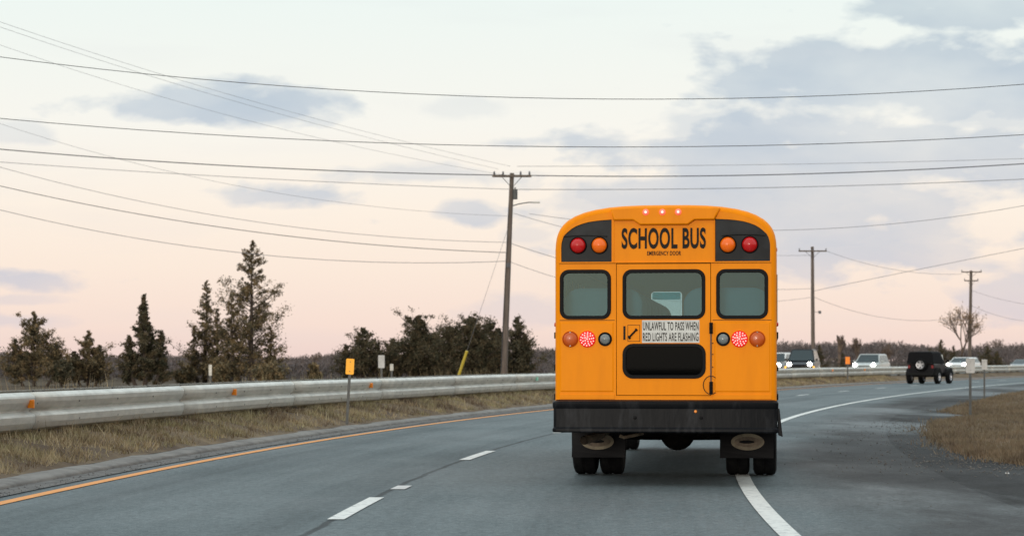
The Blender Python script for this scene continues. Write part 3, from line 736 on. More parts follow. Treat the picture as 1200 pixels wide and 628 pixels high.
# front wall, hood and front wheels
fw = prof(.03, .62)
ws = rrect(-.66, 1.62, -.19, 2.43, .05)
fp = panel('front_wall', fw, [ws, rrect(.25, 1.5, 1.0, 1.98, .05)], .03, m_bus, bus, y=BL-.02)
panel('windscreen', rrect(-.65, 1.63, -.20, 2.42, .04), [], .006, m_shield, fp, y=BL-.01); panel('windscreen', rrect(.26, 1.51, .99, 1.97, .04), [], .006, m_shield, fp, y=BL-.01)
panel('sun_strip', rrect(-.64, 2.31, -.21, 2.42, .02), [], .006, m_tealband, fp, y=BL-.04)
b = MB(); vs = []
for (y, hw, zt) in ((BL+.0, 1.05, 1.56), (BL+.6, 1.0, 1.52), (BL+1.2, .92, 1.42), (BL+1.45, .88, 1.30)):
    vs += [(-hw, y, .62), (-hw, y, zt-.16), (-hw+.14, y, zt), (hw-.14, y, zt), (hw, y, zt-.16), (hw, y, .62)]
b.add(vs, [(i*6+j, i*6+j+1, (i+1)*6+j+1, (i+1)*6+j) for i in range(3) for j in range(5)]+[(18, 19, 20, 21, 22, 23)])
b.build('hood', m_bus, bus, autos=40, bevel=.01)
b = MB(); b.box((-.62, BL+1.45, .72), (.62, BL+1.48, 1.18)); b.build('grille', m_busdark, bus, bevel=.01)
b = MB(); b.box((-1.15, BL+1.5, .48), (1.15, BL+1.62, .74)); b.build('front_bumper', m_bumper, bus, bevel=.02)
# wheels
def wheel(parent, x, y, r=.50, wd=.275, name='wheel', rim=m_rim, z=None):
    e = MB(); h = wd/2
    e.lathe([(r*.56, -h*.86), (r*.70, -h*1.0), (r*.88, -h*1.02), (r*.965, -h*.90), (r, -h*.70), (r*1.0, -h*.12), (r*.978, -h*.10), (r*.978, h*.10), (r, h*.12), (r, h*.70), (r*.965, h*.90), (r*.88, h*1.02), (r*.70, h), (r*.56, h*.86)], (0, 0, 0), (1, 0, 0), 40)
    wl = thing(name, None, None, (x, y, r if z is None else z)); wl.parent = parent
    e.build('tyre', m_tyre, wl, autos=35)
    e = MB(); e.lathe([(r*.57, -h*.84), (r*.52, -h*.5), (r*.5, 0), (r*.52, h*.5), (r*.57, h*.84)], (0, 0, 0), (1, 0, 0), 24)
    e.cyl((0, 0, 0), (1, 0, 0), r*.52, .02, 24); e.cyl((0, 0, 0), (1, 0, 0), r*.16, wd*.7, 12); e.build('rim', rim, wl, autos=35)
    return wl
AX = 2.7
for x in (-1.085, -.760, .760, 1.085): wheel(bus, x, AX)
for x in (-1.02, 1.02): wheel(bus, x, BL+.55)
# underbody
b = MB(); [b.box((s*.43-.045, .0, .70), (s*.43+.045, BL, .94)) for s in (-1, 1)]; [b.box((-.45, y, .74), (.45, y+.1, .9)) for y in (.3, 1.6, 3.6, 5.2, 7)]
b.box((-1.17, .1, .955), (1.17, BL, 1.04)); b.build('chassis_frame', m_under, bus)
b = MB(); b.tube([(-.98, AX, .5), (-.3, AX, .5), (.3, AX, .5), (.98, AX, .5)], [.075, .085, .085, .075], 12)
b.lathe([(0.001, -.24), (.09, -.23), (.17, -.16), (.21, -.05), (.21, .05), (.15, .2), (.08, .35)], (0.03, AX, .50), (0, 1, 0), 20); b.build('rear_axle', m_under, bus, autos=40)
b = MB()
for s in (-1, 1):
    for q in range(4): b.box((s*.52-.04, AX-.75+q*.1, .60+q*.022), (s*.52+.04, AX+.75-q*.1, .618+q*.022))
    b.tube([(s*.5, AX-.1, .5), (s*.36, AX-.7, .86)], .03, 8)
b.build('leaf_springs', m_under, bus)
b = MB(); b.cyl((-.12, 4.2, .62), (0, 1, 0), .14, 1.6, 16); b.box((-.4, 1.9, .50), (.42, 2.15, .60)); b.tube([(.2, .9, .66), (.34, 1.4, .56), (.3, 2.0, .52)], .025, 8); b.tube([(-.36, 1.0, .62), (-.1, 1.2, .58), (.42, 1.1, .60)], .02, 8); b.box((.30, 1.6, .50), (.335, 1.68, .66)); b.box((.42, 1.5, .46), (.45, 1.6, .66))
b.build('underbody_parts', m_under, bus, bevel=.01)
# wheelhouse boxes behind the mud flaps
for s in (-1, 1):
    x0, x1 = (.56, 1.19)
    b = MB(); xa, xb = sorted((s*x0, s*x1)); b.box((xa, 1.96, lz(505)+0), (xb, 3.3, .975)); b.box((xa, 1.93, .52), (xb, 1.96, .9)); b.build('wheel_housing', m_under, bus)
    b = MB(); vs = []; nn_ = 8
    for i in range(nn_+1):
        t = i/nn_; z = .86-(.86-.235)*t; yy = 1.90-.05*t*t
        vs += [(xa, yy+.02*math.sin(3*t), z), (xb, yy, z), (xb, yy+.012, z), (xa, yy+.012+.02*math.sin(3*t), z)]
    b.add(vs, [(i*4+j, i*4+(j+1) % 4, (i+1)*4+(j+1) % 4, (i+1)*4+j) for i in range(nn_) for j in range(4)]+[(0, 1, 2, 3), (nn_*4+3, nn_*4+2, nn_*4+1, nn_*4)])
    fl = b.build('mud_flap', m_busdark, bus)
    ell = lambda a, c, cx: [(cx+a*math.cos(t), .425+c*math.sin(t)) for t in [i*2*math.pi/36 for i in range(36)]]
    cx = s*.885
    panel('oval_emblem', ell(.195, .098, cx), [ell(.155, .062, cx)], .003, m_tan, fl, y=1.862)
    panel('emblem_field', ell(.155, .062, cx), [ell(.09, .02, cx-.01)], .002, m_exh, fl, y=1.864)
b = MB(); b.tube([(-.62, 3.6, .70), (-.62, 2.2, .74), (-.66, 1.7, .66), (-.80, 1.2, .52), (-.955, .75, .475)], .052, 14, caps=False); b.tube([(-.80, 1.2, .52), (-.955, .76, .475)], .040, 12, caps=False)
tp = b.build('tail_pipe', m_exh, bus, autos=50)
b = MB(); b.cyl((-.954, .78, .475), (0, 1, 0), .045, .01, 12); b.build('pipe_mouth', m_groove, tp)
b = MB(); b.tube([(-.3, .9, .55), (-.36, .8, .54), (-.5, .75, .51), (-.55, .75, .53)], .02, 8); b.build('tow_hook', m_exh, bus)

# ================================================================== GUARD RAIL
gr = thing('guard_rail', 'long grey ribbed steel guard rail with amber reflectors along the grassy median', 'guard rail', at(28, RO)[:])
gi = Matrix.Translation(gr.location).inverted()
def thrie(z0, z1):
    H = z1-z0; return [(.035, z1), (-.045, z1-.045), (-.058, z1-.07), (-.048, z1-.13), (-.015, z1-.205), (.03, z1-.235), (.032, z1-.255), (-.045, z1-.295), (-.058, z1-.32), (-.045, z0+.10), (-.01, z0+.03), (.03, z0)]
    pts = []
    for k_ in range(3):
        b0 = z1-H*(k_)/3; h3 = H/3
        pts += [(0.0 if k_ else .03, b0-h3*.0), (-.05, b0-h3*.20), (-.055, b0-h3*.62), (-.01, b0-h3*.86)]
    pts += [(.03, z0)]; return pts
def beam(name, off, sgn, s0, s1, joints=True):
    b = MB(); P = thrie(RB, RT); seg = 7.62; s = s0
    while s < s1:
        e = min(s+seg+.16, s1); n_ = max(2, int((e-s)/1.3)+1); vs = []
        for i in range(n_):
            q = s+(e-s)*i/(n_-1); lift = .004 if q < s+.3 else 0
            if i == 0: lift = .005
            for (d, z) in P: vs.append(tuple(at(q, off-sgn*(-d)*1.0 if False else off+sgn*d-sgn*lift, z+.004*math.sin(q*.31))))
        m = len(P); b.add(vs, [(i*m+j, i*m+j+1, (i+1)*m+j+1, (i+1)*m+j) for i in range(n_-1) for j in range(m-1)])
        s += seg
    b.v = [tuple(gi @ Vector(v)) for v in b.v]
    o = b.build(name, m_galv, gr, autos=12)
    md = o.modifiers.new('thickness', 'SOLIDIFY'); md.thickness = .004; md.offset = 0
    return o
RS0, RS1 = 30.2-7.62*2, 330
fb = beam('front_rail', RO, 1, RS0, RS1); beam('rear_rail', RO+.62, -1, RS0, RS1).location = (0, 0, .01)
postm = None; c = 0; s = 20.0
while s < 200 and c < 92:
    p = at(s, RO+.30); h = at(s, 0); hd = head(s)
    if postm is None:
        b = MB(); b.box((-.075, -.05, .30), (-.069, .05, .985)); b.box((.069, -.05, .30), (.075, .05, .985)); b.box((-.07, -.003, .30), (.07, .003, .985))
        postm = o = b.build('rail_post', m_galvd, gr)
        q = MB(); q.box((.076, -.09, .50), (.22, .09, .95)); q.box((-.22, -.09, .50), (-.076, .09, .95)); blk = q.build('spacer_block', m_galvd, o, bevel=.004)
    else:
        o = postm.copy(); C.objects.link(o); o.parent = gr; bk = blk.copy(); C.objects.link(bk); bk.parent = o
    o.location = gi @ p; o.rotation_euler = (0, 0, -hd); c += 1; s += 1.905 if s < 110 else 3.2
# bolts on the near rail
for i in range(0, 34):
    s = 24.6+i*1.905
    hd = head(s)
    for z in (RT-.145, RT-.39):
        b = MB()
        p = at(s, RO-.046, z); b.lathe([(0, -.028), (.017, -.022), (.02, 0)], gi @ p, (math.cos(hd), -math.sin(hd), 0), 7) if False else b.cyl(gi @ p, (math.cos(hd), -math.sin(hd), 0), .012, .02, 7)
        b.build('rail_bolt', m_galvd, gr)
def s_px(px, off, z=.7):
    return min((p[0] for p in PATH if at(p[0], off).y > 12), key=lambda s: abs(600+FP*at(s, off).x/at(s, off).y-px))
for px, mm in ((31, m_orange), (270, m_orange), (430, m_orange), (626, m_greenr), (975, m_orange), (1012, m_orange)):
    s = s_px(px, RO); p = gi @ at(s, RO-.035, RT-.15); hd = head(s)
    b = MB(); T = Matrix.Translation(p) @ Matrix.Rotation(-hd, 4, 'Z')
    b.box((-.01, -.045, -.055), (.075, .0, .055), T); b.add([T @ Vector(v) for v in ((-.01, 0, -.05), (.078, -.046, -.06), (.078, -.046, .06), (-.01, 0, .05), (.078, -.05, -.06), (.078, -.05, .06))], [(0, 1, 2, 3), (1, 4, 5, 2)])
    o = b.build('rail_reflector', mm, gr, bevel=.004)
    if mm is m_greenr: o['label'] = 'pale green rail reflector'

# ================================================================== SIGNS AND MARKERS
def marker(name, label, cat, p, top, plate, mplate, post_r=.02, lean=(0, 0), group=None, rz=0, plate_t=.012, dark=False):
    """p ground point, top height above p, plate (w,h)"""
    t = thing(name, label, cat, p, rz, group); t.rotation_euler = (lean[0], lean[1], rz)
    b = MB(); b.box((-post_r, -post_r*.35, -.02), (post_r, post_r*.35, top-plate[1]*.25)); b.box((-post_r*.35, -.002, -.02), (post_r*.35, post_r, top-plate[1]*.25)); b.build('post', m_galvd, t)
    o = panel('plate', rrect(-plate[0]/2, top-plate[1], plate[0]/2, top, .02, 3), [], plate_t, mplate, t, y=-post_r*.35-plate_t-.001, bevel=.003)
    b = MB(); [b.cyl((0, -post_r*.35-plate_t-.003, top-plate[1]*f), (0, 1, 0), .009, .008, 8) for f in (.2, .8)]; b.build('bolt', m_galvd, o)
    return t
def ground_at(px, pybase, off_z):
    return gp(px, pybase, off_z)
p = gp(406.5, 496, .20); sc_ = FP/p.y
marker('delineator_post', 'yellow rectangular reflector plate on a leaning grey post in the median grass', 'road marker', p, 76/sc_, (9.6/sc_, 18.5/sc_), m_ymark, .026, lean=(0, R(3.2)))
p = gp(1137, 490, .0); sc_ = FP/p.y
marker('delineator_post', 'nearer and larger of two blank white plates on thin posts on the right verge', 'road marker', p, 70/sc_, (10.5/sc_, 17/sc_), m_wmark, .03, group=None)
p = gp(1153.5, 470, .0); sc_ = FP/p.y
marker('delineator_post', 'farther and smaller of two blank white plates on thin posts on the right verge', 'road marker', p, 49/sc_, (6.5/sc_, 12/sc_), m_wmark, .03)
s = s_px(993.5, 8.8); p = at(s, 8.8, .15); sc_ = FP/p.y
marker('delineator_post', 'small orange reflector plate on a post before the far rail right of the bus', 'road marker', p, (p.z and 1.0)*1.45, (.26, .42), m_omark, .045)
marker('road_sign', 'small white sign plate on a grey post behind the rail beside the yellow marker', 'sign', Vector((-153/FP*92, 92, 0)), 47/(FP/92), (7.5/(FP/92), 15/(FP/92)), m_wmark, .04)
q = Vector((-141/FP*94, 94, 0)); marker('road_sign', 'faint low grey post with tiny plate right of the white sign behind the rail', 'sign', q, 36/(FP/q.y), (4/(FP/q.y), 8/(FP/q.y)), m_galv, .04)
q = Vector((-353.5/FP*90, 90, 0)); marker('road_sign', 'slim grey marker post behind the rail in front of the tall conifers', 'sign', q, 37/(FP/q.y), (3.6/(FP/q.y), 13/(FP/q.y)), m_galv, .045)
# litter
def litter(px, py, z, sz, label):
    p = gp(px, py, z); b = MB(); rr = random.Random(int(px))
    vs = []; n_ = 5
    for i in range(n_):
        for j in range(n_): vs.append((p.x+(i/(n_-1)-.5)*sz+rr.uniform(-.1, .1)*sz, p.y+(j/(n_-1)-.5)*sz*.8, p.z+rr.uniform(0, .45)*sz))
    b.add(vs, [(i*n_+j, i*n_+j+1, (i+1)*n_+j+1, (i+1)*n_+j) for i in range(n_-1) for j in range(n_-1)]); o = b.build('paper_litter', m_litter, autos=10)
    md = o.modifiers.new('t', 'SOLIDIFY'); md.thickness = .003; tag(o, label, 'litter')
litter(363.5, 488, .25, .13, 'crumpled white paper on the median grass left of the yellow marker')
litter(192, 490, .36, .14, 'flat white scrap under the guard rail before the tall conifers')
litter(283, 484, .36, .09, 'tiny white scrap below the guard rail near its second reflector')
litter(1180, 555, .012, .05, 'tiny pale scrap on the dark asphalt before the brown verge')

# ================================================================== UTILITY POLES AND WIRES
def pole(label, base, top, r0, r1, arms, ins, rz=0, group=None):
    t = thing('utility_pole', label, 'utility pole', base, rz)
    v = Vector(top)-Vector(base); b = MB(); b.tube([(0, 0, -.2)]+[v*f for f in (.25, .5, .75)]+[v], [r0, r0*.9, (r0+r1)/2, r1*1.1, r1], 12); b.build('shaft', m_pole, t, autos=40)
    for (f, hw) in arms:
        c = v*f; b = MB(); b.box((c.x-hw, c.y-r1-.11, c.z-.06), (c.x+hw, c.y-r1-.01, c.z+.06)); a = b.build('crossarm', m_pole, t, bevel=.01)
        b = MB(); b.tube([(c.x-hw*.5, c.y-r1-.06, c.z-.05), (c.x, c.y-r1, c.z-.6), (c.x+hw*.5, c.y-r1-.06, c.z-.05)], .02, 5); b.build('brace', m_galvd, a)
        for x in ins:
            b = MB(); b.lathe([(.02, 0), (.05, .02), (.06, .06), (.035, .09), (.05, .12), (.04, .17), (.001, .19)], (c.x+x*hw, c.y-r1-.06, c.z+.06), (0, 0, 1), 10); b.build('insulator', m_insul, a, autos=50)
    return t
Y1 = 118.0
b1 = pp(590, 450, Y1); b1.z = 0; t1 = pp(600, 203, Y1)
P1 = pole('tall leaning timber utility pole with street lamp arm left of the bus', b1, t1, .17, .11, [(.985, 1.0)], (-.9, -.45, .45, .9))
t_ = t1-b1; b = MB(); o0 = t_*.90
b.cyl(o0+Vector((.2, -.1, 0)), (0, 0, 1), .13, .5, 14); b.tube([o0+Vector((.2, -.1, .25)), o0+Vector((.2, -.1, .36))], .04, 8); b.tube([o0, o0+Vector((.2, -.1, .1))], .03, 6); b.build('transformer', m_galvd, P1, autos=40)
a0 = t_*.845; b = MB(); b.tube([a0, a0+Vector((.4, -.02, .12)), a0+Vector((.9, -.04, .20)), a0+Vector((1.15, -.05, .20))], .028, 8); arm = b.build('lamp_arm', m_galvd, P1)
b = MB(); b.box(tuple(a0+Vector((1.1, -.13, .16))), tuple(a0+Vector((1.5, .03, .24)))); b.build('lamp_head', m_galv, arm, bevel=.03)
b = MB(); b.cyl(t_*.57+Vector((0, -.14, 0)), (0, 0, 1), .10, .22, 8); b.build('cable_clamp', m_insul, P1)
b = MB(); b.tube([t_*.0+Vector((-.16, -.1, .2)), t_*.5+Vector((-.14, -.1, 0)), t_*.86+Vector((-.1, -.08, 0))], .022, 6); b.build('riser_cable', m_wire, P1)
Y2 = 197.0; b2 = pp(953, 442, Y2); b2.z = 0; P2 = pole('straight timber utility pole with wide crossarm just right of the bus', b2, pp(952, 289, Y2), .19, .13, [(.965, 1.2)], (-.95, 0, .95))
b = MB(); b.cyl((.55, -.1, 5.5), (0, 0, 1), .12, .25, 10); b.box((0, -.12, 5.5), (.5, -.08, 5.54)); b.build('cable_bracket', m_insul, P2)
Y3 = 250.0; b3 = pp(1136, 438, Y3); b3.z = 0; P3 = pole('timber utility pole behind the bare tree near the right edge', b3, pp(1138, 317, Y3), .22, .15, [(.985, 1.1), (.90, .75)], (-.95, .95))
# guy wire with yellow guard
gt = thing('guy_wire', 'slanting guy wire with yellow plastic guard left of the leaning pole', 'guy wire', pp(533, 450, 120))
g0 = gt.location.copy(); g0.z = 0; gt.location = g0; gtop = t1+Vector((0, 0, -2.2))
b = MB(); b.tube([(0, 0, 0), gtop-g0], .009, 5); b.build('cable', m_wireg, gt)
d = (gtop-g0); b = MB(); b.tube([d*.005, d*.215], .075, 8); b.build('yellow_guard', m_yguard, gt)

def wire(label, pts, Ya, Yb, r=.018, m=m_wire, x_end=None):
    (xa, ya), (xb, yb), (xc, yc) = pts
    A = np.array([[x*x, x, 1] for x in (xa, xb, xc)]); co = np.linalg.solve(A, np.array([ya, yb, yc]))
    P = []
    for i in range(33):
        x = xa+(xc-xa)*i/32; y = co[0]*x*x+co[1]*x+co[2]; Yd = Ya+(Yb-Ya)*i/32; P.append(pp(x, y, Yd))
    b = MB(); o0 = P[0].copy(); b.tube([p-o0 for p in P], r*.72, 5); o = b.build('overhead_cable', m, loc=o0); tag(o, label, 'cable', 'overhead cables')
def ext(p0, p1, p2, xl, xr):
    """extend three picture points to span xl..xr"""
    A = np.array([[x*x, x, 1] for x, _ in (p0, p1, p2)]); co = np.linalg.solve(A, np.array([p0[1], p1[1], p2[1]])); f = lambda x: co[0]*x*x+co[1]*x+co[2]
    return [(xl, f(xl)), ((xl+xr)/2, f((xl+xr)/2)), (xr, f(xr))]
wire('highest dark cable sagging right across the sky above everything', ext((0, 67), (600, 114.5), (1200, 99), -260, 1460), 52, 52, .011)
wire('second highest long dark cable crossing the whole sky', ext((0, 139), (600, 171.5), (1200, 158), -260, 1460), 60, 60, .013)
wire('thickest black cable running left from the leaning pole top', ext((0, 175), (300, 196), (594, 205.5), -260, 600), 112, 118, .034)
wire('thickest black cable running right from the leaning pole top', ext((606, 205.5), (900, 205), (1200, 192), 600, 1460), 118, 112, .034)
wire('thin grey cable just under the thick one left of the leaning pole', ext((0, 190), (300, 209), (598, 222), -260, 600), 112, 118, .018, m_wireg)
wire('thin grey cable just under the thick one right of the leaning pole', ext((602, 222), (900, 220), (1200, 210), 600, 1460), 118, 112, .022, m_wireg)
wire('faint cable just above the thick one right of the leaning pole', ext((608, 195), (900, 193), (1200, 186), 606, 1460), 118, 112, .014, m_wireg)
wire('cable dropping from the right edge to behind the bus top', ext((905, 270), (1050, 262), (1200, 241), 620, 1460), 118, 100, .016, m_wireg)
wire('upper of the two steep cables falling from the top left to the leaning pole', ext((0, 26), (300, 120), (598, 195), -300, 598), 60, 118, .009, m_wireg)
wire('lower of the two steep cables falling from the top left to the leaning pole', ext((0, 32), (300, 126), (578, 197), -300, 584), 60, 118, .009, m_wireg)
wire('thin steep cable below the steep pair at the top left', ext((0, 53), (240, 128), (560, 200), -300, 596), 60, 118, .008, m_wireg)
wire('faint cable slanting down through the middle of the left sky', ext((0, 145), (300, 222), (590, 253), -260, 597), 100, 118, .010, m_wireg)
wire('upper of the three slack cables sweeping down to the middle of the leaning pole', ext((0, 196), (300, 260), (594, 284), -260, 597), 112, 118, .017, m_wireg)
wire('middle and darkest of the three slack cables sweeping to the leaning pole', ext((0, 218), (300, 272), (594, 296), -260, 597), 112, 118, .024)
wire('lowest of the three slack cables sweeping to the leaning pole', ext((0, 246), (300, 298), (594, 306), -260, 596), 112, 118, .020, m_wireg)
wire('upper short drop cable between the leaning pole and the bus roof', [(602, 250), (760, 287), (952, 299)], 118, 190, .018, m_wireg)
wire('lower short drop cable between the leaning pole and the bus roof', [(598, 285), (700, 315), (953, 338)], 118, 197, .022, m_wireg)
wire('third short drop cable between the leaning pole and the bus side', [(598, 307), (700, 338), (953, 348)], 118, 197, .018, m_wireg)
wire('cable from the right edge sweeping down to the wide crossarm pole', ext((953, 341), (1065, 318), (1200, 291), 953, 1450), 197, 150, .026, m_wireg)
wire('cable between the two far poles at crossarm height', [(968, 294), (1055, 317), (1128, 321)], 197, 250, .022, m_wireg)
wire('slack low cable between the two far poles', [(954, 348), (1050, 374), (1137, 370)], 197, 250, .022, m_wireg)
wire('slack low cable leaving the farthest pole to the right edge', ext((1138, 340), (1170, 350), (1200, 356), 1138, 1400), 250, 250, .020, m_wireg)
wire('lower slack cable leaving the farthest pole to the right edge', ext((1138, 358), (1170, 370), (1200, 376), 1138, 1400), 250, 250, .020, m_wireg)

# ================================================================== VEHICLES
m_black = mat('black car paint', (.007, .007, .009), .3, coat=.12, spec=.15)
m_blackcloth = mat('black soft top', (.008, .008, .009), .8, spec=.08)
m_wpaint = mat('white car paint', (.62, .63, .62), .3, coat=.5)
m_wshaded = mat('shaded white car paint', (.34, .37, .36), .35, coat=.4)  # white paint greyed all over to carry the shade of a backlit front
m_dgrey = mat('dark grey car paint', (.05, .06, .065), .3, coat=.5)
m_dgreen = mat('dark green grey car paint', (.05, .075, .075), .3, coat=.5)
m_carglass = mat('dark car glass', (.012, .025, .028), .08, spec=.45)
m_paleglass = mat('sky reflecting car glass', (.30, .34, .33), .08, metal=.6)
m_head = mat('lit headlamp', (1, 1, 1), .3, emit=(1, .96, .86), es=25)
m_amblit = mat('lit amber lamp', (1, .5, .05), .3, emit=(1, .42, .04), es=2.2)
m_tail = mat('red tail lamp', (.16, .01, .01), .3, emit=(1, .05, .08), es=.04)
m_alloy = mat('silver alloy', (.5, .5, .52), .35, metal=.8)
m_plastic = mat('black plastic trim', (.011, .011, .011), .6, spec=.1)
def loft_sections(b, secs):
    n = len(secs[0]); vs = [p for s in secs for p in s]
    b.add(vs, [(i*n+j, i*n+(j+1) % n, (i+1)*n+(j+1) % n, (i+1)*n+j) for i in range(len(secs)-1) for j in range(n)]+[tuple(range(n))[::-1], tuple(range((len(secs)-1)*n, len(secs)*n))])
def car(name, label, cat, p, rz, paint, Ln=4.7, W=1.86, H=1.7, belt=1.02, hood=1.0, kind='suv', lamps=True, amber=False, roof=None, sideglass=None, wr=.35):
    t = thing(name, label, cat, p, rz); hw = W/2; f = Ln/2
    st = {'suv': [(-f, .90, .42, belt-.05), (-f+.12, .97, .30, belt), (-f+.8, 1, .24, belt), (f-1.5, 1, .24, belt-.01), (f-1.25, .99, .24, hood+.02), (f-.5, .96, .24, hood-.06), (f-.12, .90, .26, hood-.16), (f, .80, .36, hood-.34)],
          'sedan': [(-f, .86, .42, belt-.1), (-f+.12, .95, .30, belt-.02), (-f+.8, .99, .22, belt+.01), (f-1.5, 1, .22, belt), (f-1.2, .99, .22, hood), (f-.5, .95, .22, hood-.1), (f-.12, .88, .25, hood-.22), (f, .76, .34, hood-.38)]}[kind]
    b = MB(); secs = []
    for (y, k_, zb, zt) in st:
        x = hw*k_; secs.append([(-x*.9, y, zb), (-x, y, zb+.14), (-x, y, zt-.16), (-x*.96, y, zt-.03), (-x*.86, y, zt), (x*.86, y, zt), (x*.96, y, zt-.03), (x, y, zt-.16), (x, y, zb+.14), (x*.9, y, zb)])
    loft_sections(b, secs); body = b.build('body', paint, t, autos=28)
    # greenhouse
    if kind == 'suv': yb0, yb1, yt0, yt1 = -f+.10, f-1.22, -f+.42, f-1.95
    else: yb0, yb1, yt0, yt1 = -f+.55, f-1.25, -f+1.3, f-2.1
    wb, wt = hw*.90, hw*.72; zt = H; zb = belt-.02
    b = MB(); loft_sections(b, [[(-wb, yb0, zb), (-wt-.02, yt0, zt-.05), (-wt+.1, yt0+.06, zt), (wt-.1, yt0+.06, zt), (wt+.02, yt0, zt-.05), (wb, yb0, zb)],
                                [(-wb, yb1, zb), (-wt-.02, yt1, zt-.05), (-wt+.1, yt1-.06, zt), (wt-.1, yt1-.06, zt), (wt+.02, yt1, zt-.05), (wb, yb1, zb)]])
    b.build('cabin', roof or paint, t, autos=25)
    def q(nm, A, B, Cc, D, m, inset=.07, off=.012, nrm=None, parent=t):
        P = [Vector(v) for v in (A, B, Cc, D)]; c_ = sum(P, Vector())/4; nrm = Vector(nrm).normalized(); Q = [v+(c_-v).normalized()*inset+nrm*off for v in P]; I = [v-nrm*.01 for v in Q]
        b = MB(); b.add(Q+I, [(0, 1, 2, 3), (7, 6, 5, 4), (0, 4, 5, 1), (1, 5, 6, 2), (2, 6, 7, 3), (3, 7, 4, 0)]); return b.build(nm, m, parent)
    q('windscreen', (-wb, yb1, zb), (wb, yb1, zb), (wt, yt1, zt-.04), (-wt, yt1, zt-.04), m_carglass, .08, .014, (0, zt-zb, yb1-yt1))
    q('rear_window', (-wb, yb0, zb), (wb, yb0, zb), (wt, yt0, zt-.04), (-wt, yt0, zt-.04), m_carglass, .09, .014, (0, -(zt-zb), yt0-yb0))
    for s in (-1, 1):
        ys_ = [0, .38, .72, 1.0] if kind == 'suv' else [0, .5, 1.0]
        for a, c_ in zip(ys_, ys_[1:]):
            A = (s*wb, yb0+(yb1-yb0)*a, zb+.03); B = (s*wb, yb0+(yb1-yb0)*c_, zb+.03); Cc = (s*(wt+.02), yt0+(yt1-yt0)*c_, zt-.09); D = (s*(wt+.02), yt0+(yt1-yt0)*a, zt-.09)
            q('side_window', A, B, Cc, D, sideglass or m_carglass, .055, .012, (s, 0, (wb-wt)/(zt-zb)))
        b = MB(); b.box((s*hw*.98-.09, yb1-.42, belt-.02), (s*hw*.98+.09+s*.06, yb1-.30, belt+.14)); b.build('mirror', paint, t, bevel=.02)
        # headlamp
        b = MB(); b.lathe([(.001, .05), (.07, .045), (.125, .02), (.14, -.05)], (s*hw*.68, f-.07, hood-.17), (0, 1, 0), 16); b.build('headlamp', m_head if lamps else m_alloy, t, smooth=True)
        if amber:
            b = MB(); b.lathe([(.001, .04), (.05, .035), (.08, 0), (.085, -.05)], (s*hw*.92, f-.16, hood-.36), (0, 1, 0), 12); b.build('turn_lamp', m_amblit, t, smooth=True)
        b = MB(); b.box((s*hw*.84-.09, -f-.01, belt-.34), (s*hw*.84+.09, -f+.12, belt-.08)); b.build('tail_lamp', m_tail, t, bevel=.02)
    b = MB(); b.box((-hw*.42, f-.06, hood-.42), (hw*.42, f+.015, hood-.24)); b.box((-hw*.5, f-.1, .36), (hw*.5, f+.012, .50)); b.build('grille', m_plastic, t, bevel=.01)
    for s in (-1, 1):
        for y in (-f+.9, f-.92): wheel(t, s*(hw-.11), y, wr, .22, rim=m_alloy)
    return t
def on_road(px, off): 
    s = s_px(px, off); return s, at(s, off, .235)
s, p = on_road(1021, 13.6); car('parked_car' if False else 'oncoming_suv', 'white sport utility vehicle with bright headlamps beyond the rail', 'suv', p, math.pi-head(s), m_wshaded, Ln=4.7, W=1.95, H=1.62)
s, p = on_road(941, 13.6); car('oncoming_suv', 'black boxy sport utility vehicle with amber side lamps and headlamps right of the bus', 'suv', p, math.pi-head(s)+.12, m_black, Ln=4.6, W=1.85, H=1.86, belt=1.14, hood=1.08, amber=True, sideglass=m_paleglass)
s, p = on_road(912, 17.4); car('oncoming_car', 'dark car with pale roof half hidden behind the right side of the bus', 'car', p, math.pi-head(s), m_dgrey, Ln=4.6, W=1.82, H=1.68, belt=1.05, hood=1.0, roof=m_wpaint)
s, p = on_road(1128, 13.6); car('oncoming_car', 'white car with lit headlamp between the black jeep and the far pole', 'car', p, math.pi-head(s)-.05, m_wpaint, Ln=4.7, W=2.0, H=1.42, belt=.98, hood=.98)
s, p = on_road(1199, 13.6); car('oncoming_car', 'dark green saloon car cut off by the right edge of the picture', 'car', p, math.pi-head(s), m_dgreen, Ln=4.6, W=1.85, H=1.25, belt=.84, hood=.84, kind='sedan', lamps=False)

# black off-roader ahead
JY = 135.0; jp = gp(1079, 450); jyaw = -(math.atan(480/2700)+.29)
j = thing('off_road_vehicle', 'black soft top off road vehicle with spare wheel on the back driving away', 'off road vehicle', (jp.x, jp.y, .016), jyaw)
b = MB(); loft_sections(b, [[(-.78, y, .62), (-.80, y, 1.18), (.80, y, 1.18), (.78, y, .62)] for y in (0, 2.45)]); b.build('body', m_black, j, bevel=.05)
b = MB(); loft_sections(b, [[(-.66, 2.4, .70), (-.66, 2.4, 1.14), (.66, 2.4, 1.14), (.66, 2.4, .70)], [(-.56, 3.75, .70), (-.56, 3.75, 1.08), (.56, 3.75, 1.08), (.56, 3.75, .70)]]); b.build('hood', m_black, j, bevel=.05)
b = MB(); loft_sections(b, [[(-.80, .0, 1.17), (-.72, .10, 1.80), (-.60, .14, 1.86), (.60, .14, 1.86), (.72, .10, 1.80), (.80, .0, 1.17)], [(-.80, 1.2, 1.17), (-.72, 1.2, 1.82), (-.60, 1.2, 1.89), (.60, 1.2, 1.89), (.72, 1.2, 1.82), (.80, 1.2, 1.17)],
                            [(-.80, 2.42, 1.17), (-.70, 2.1, 1.78), (-.60, 2.05, 1.84), (.60, 2.05, 1.84), (.70, 2.1, 1.78), (.80, 2.42, 1.17)]]); b.build('soft_top', m_blackcloth, j, bevel=.03)
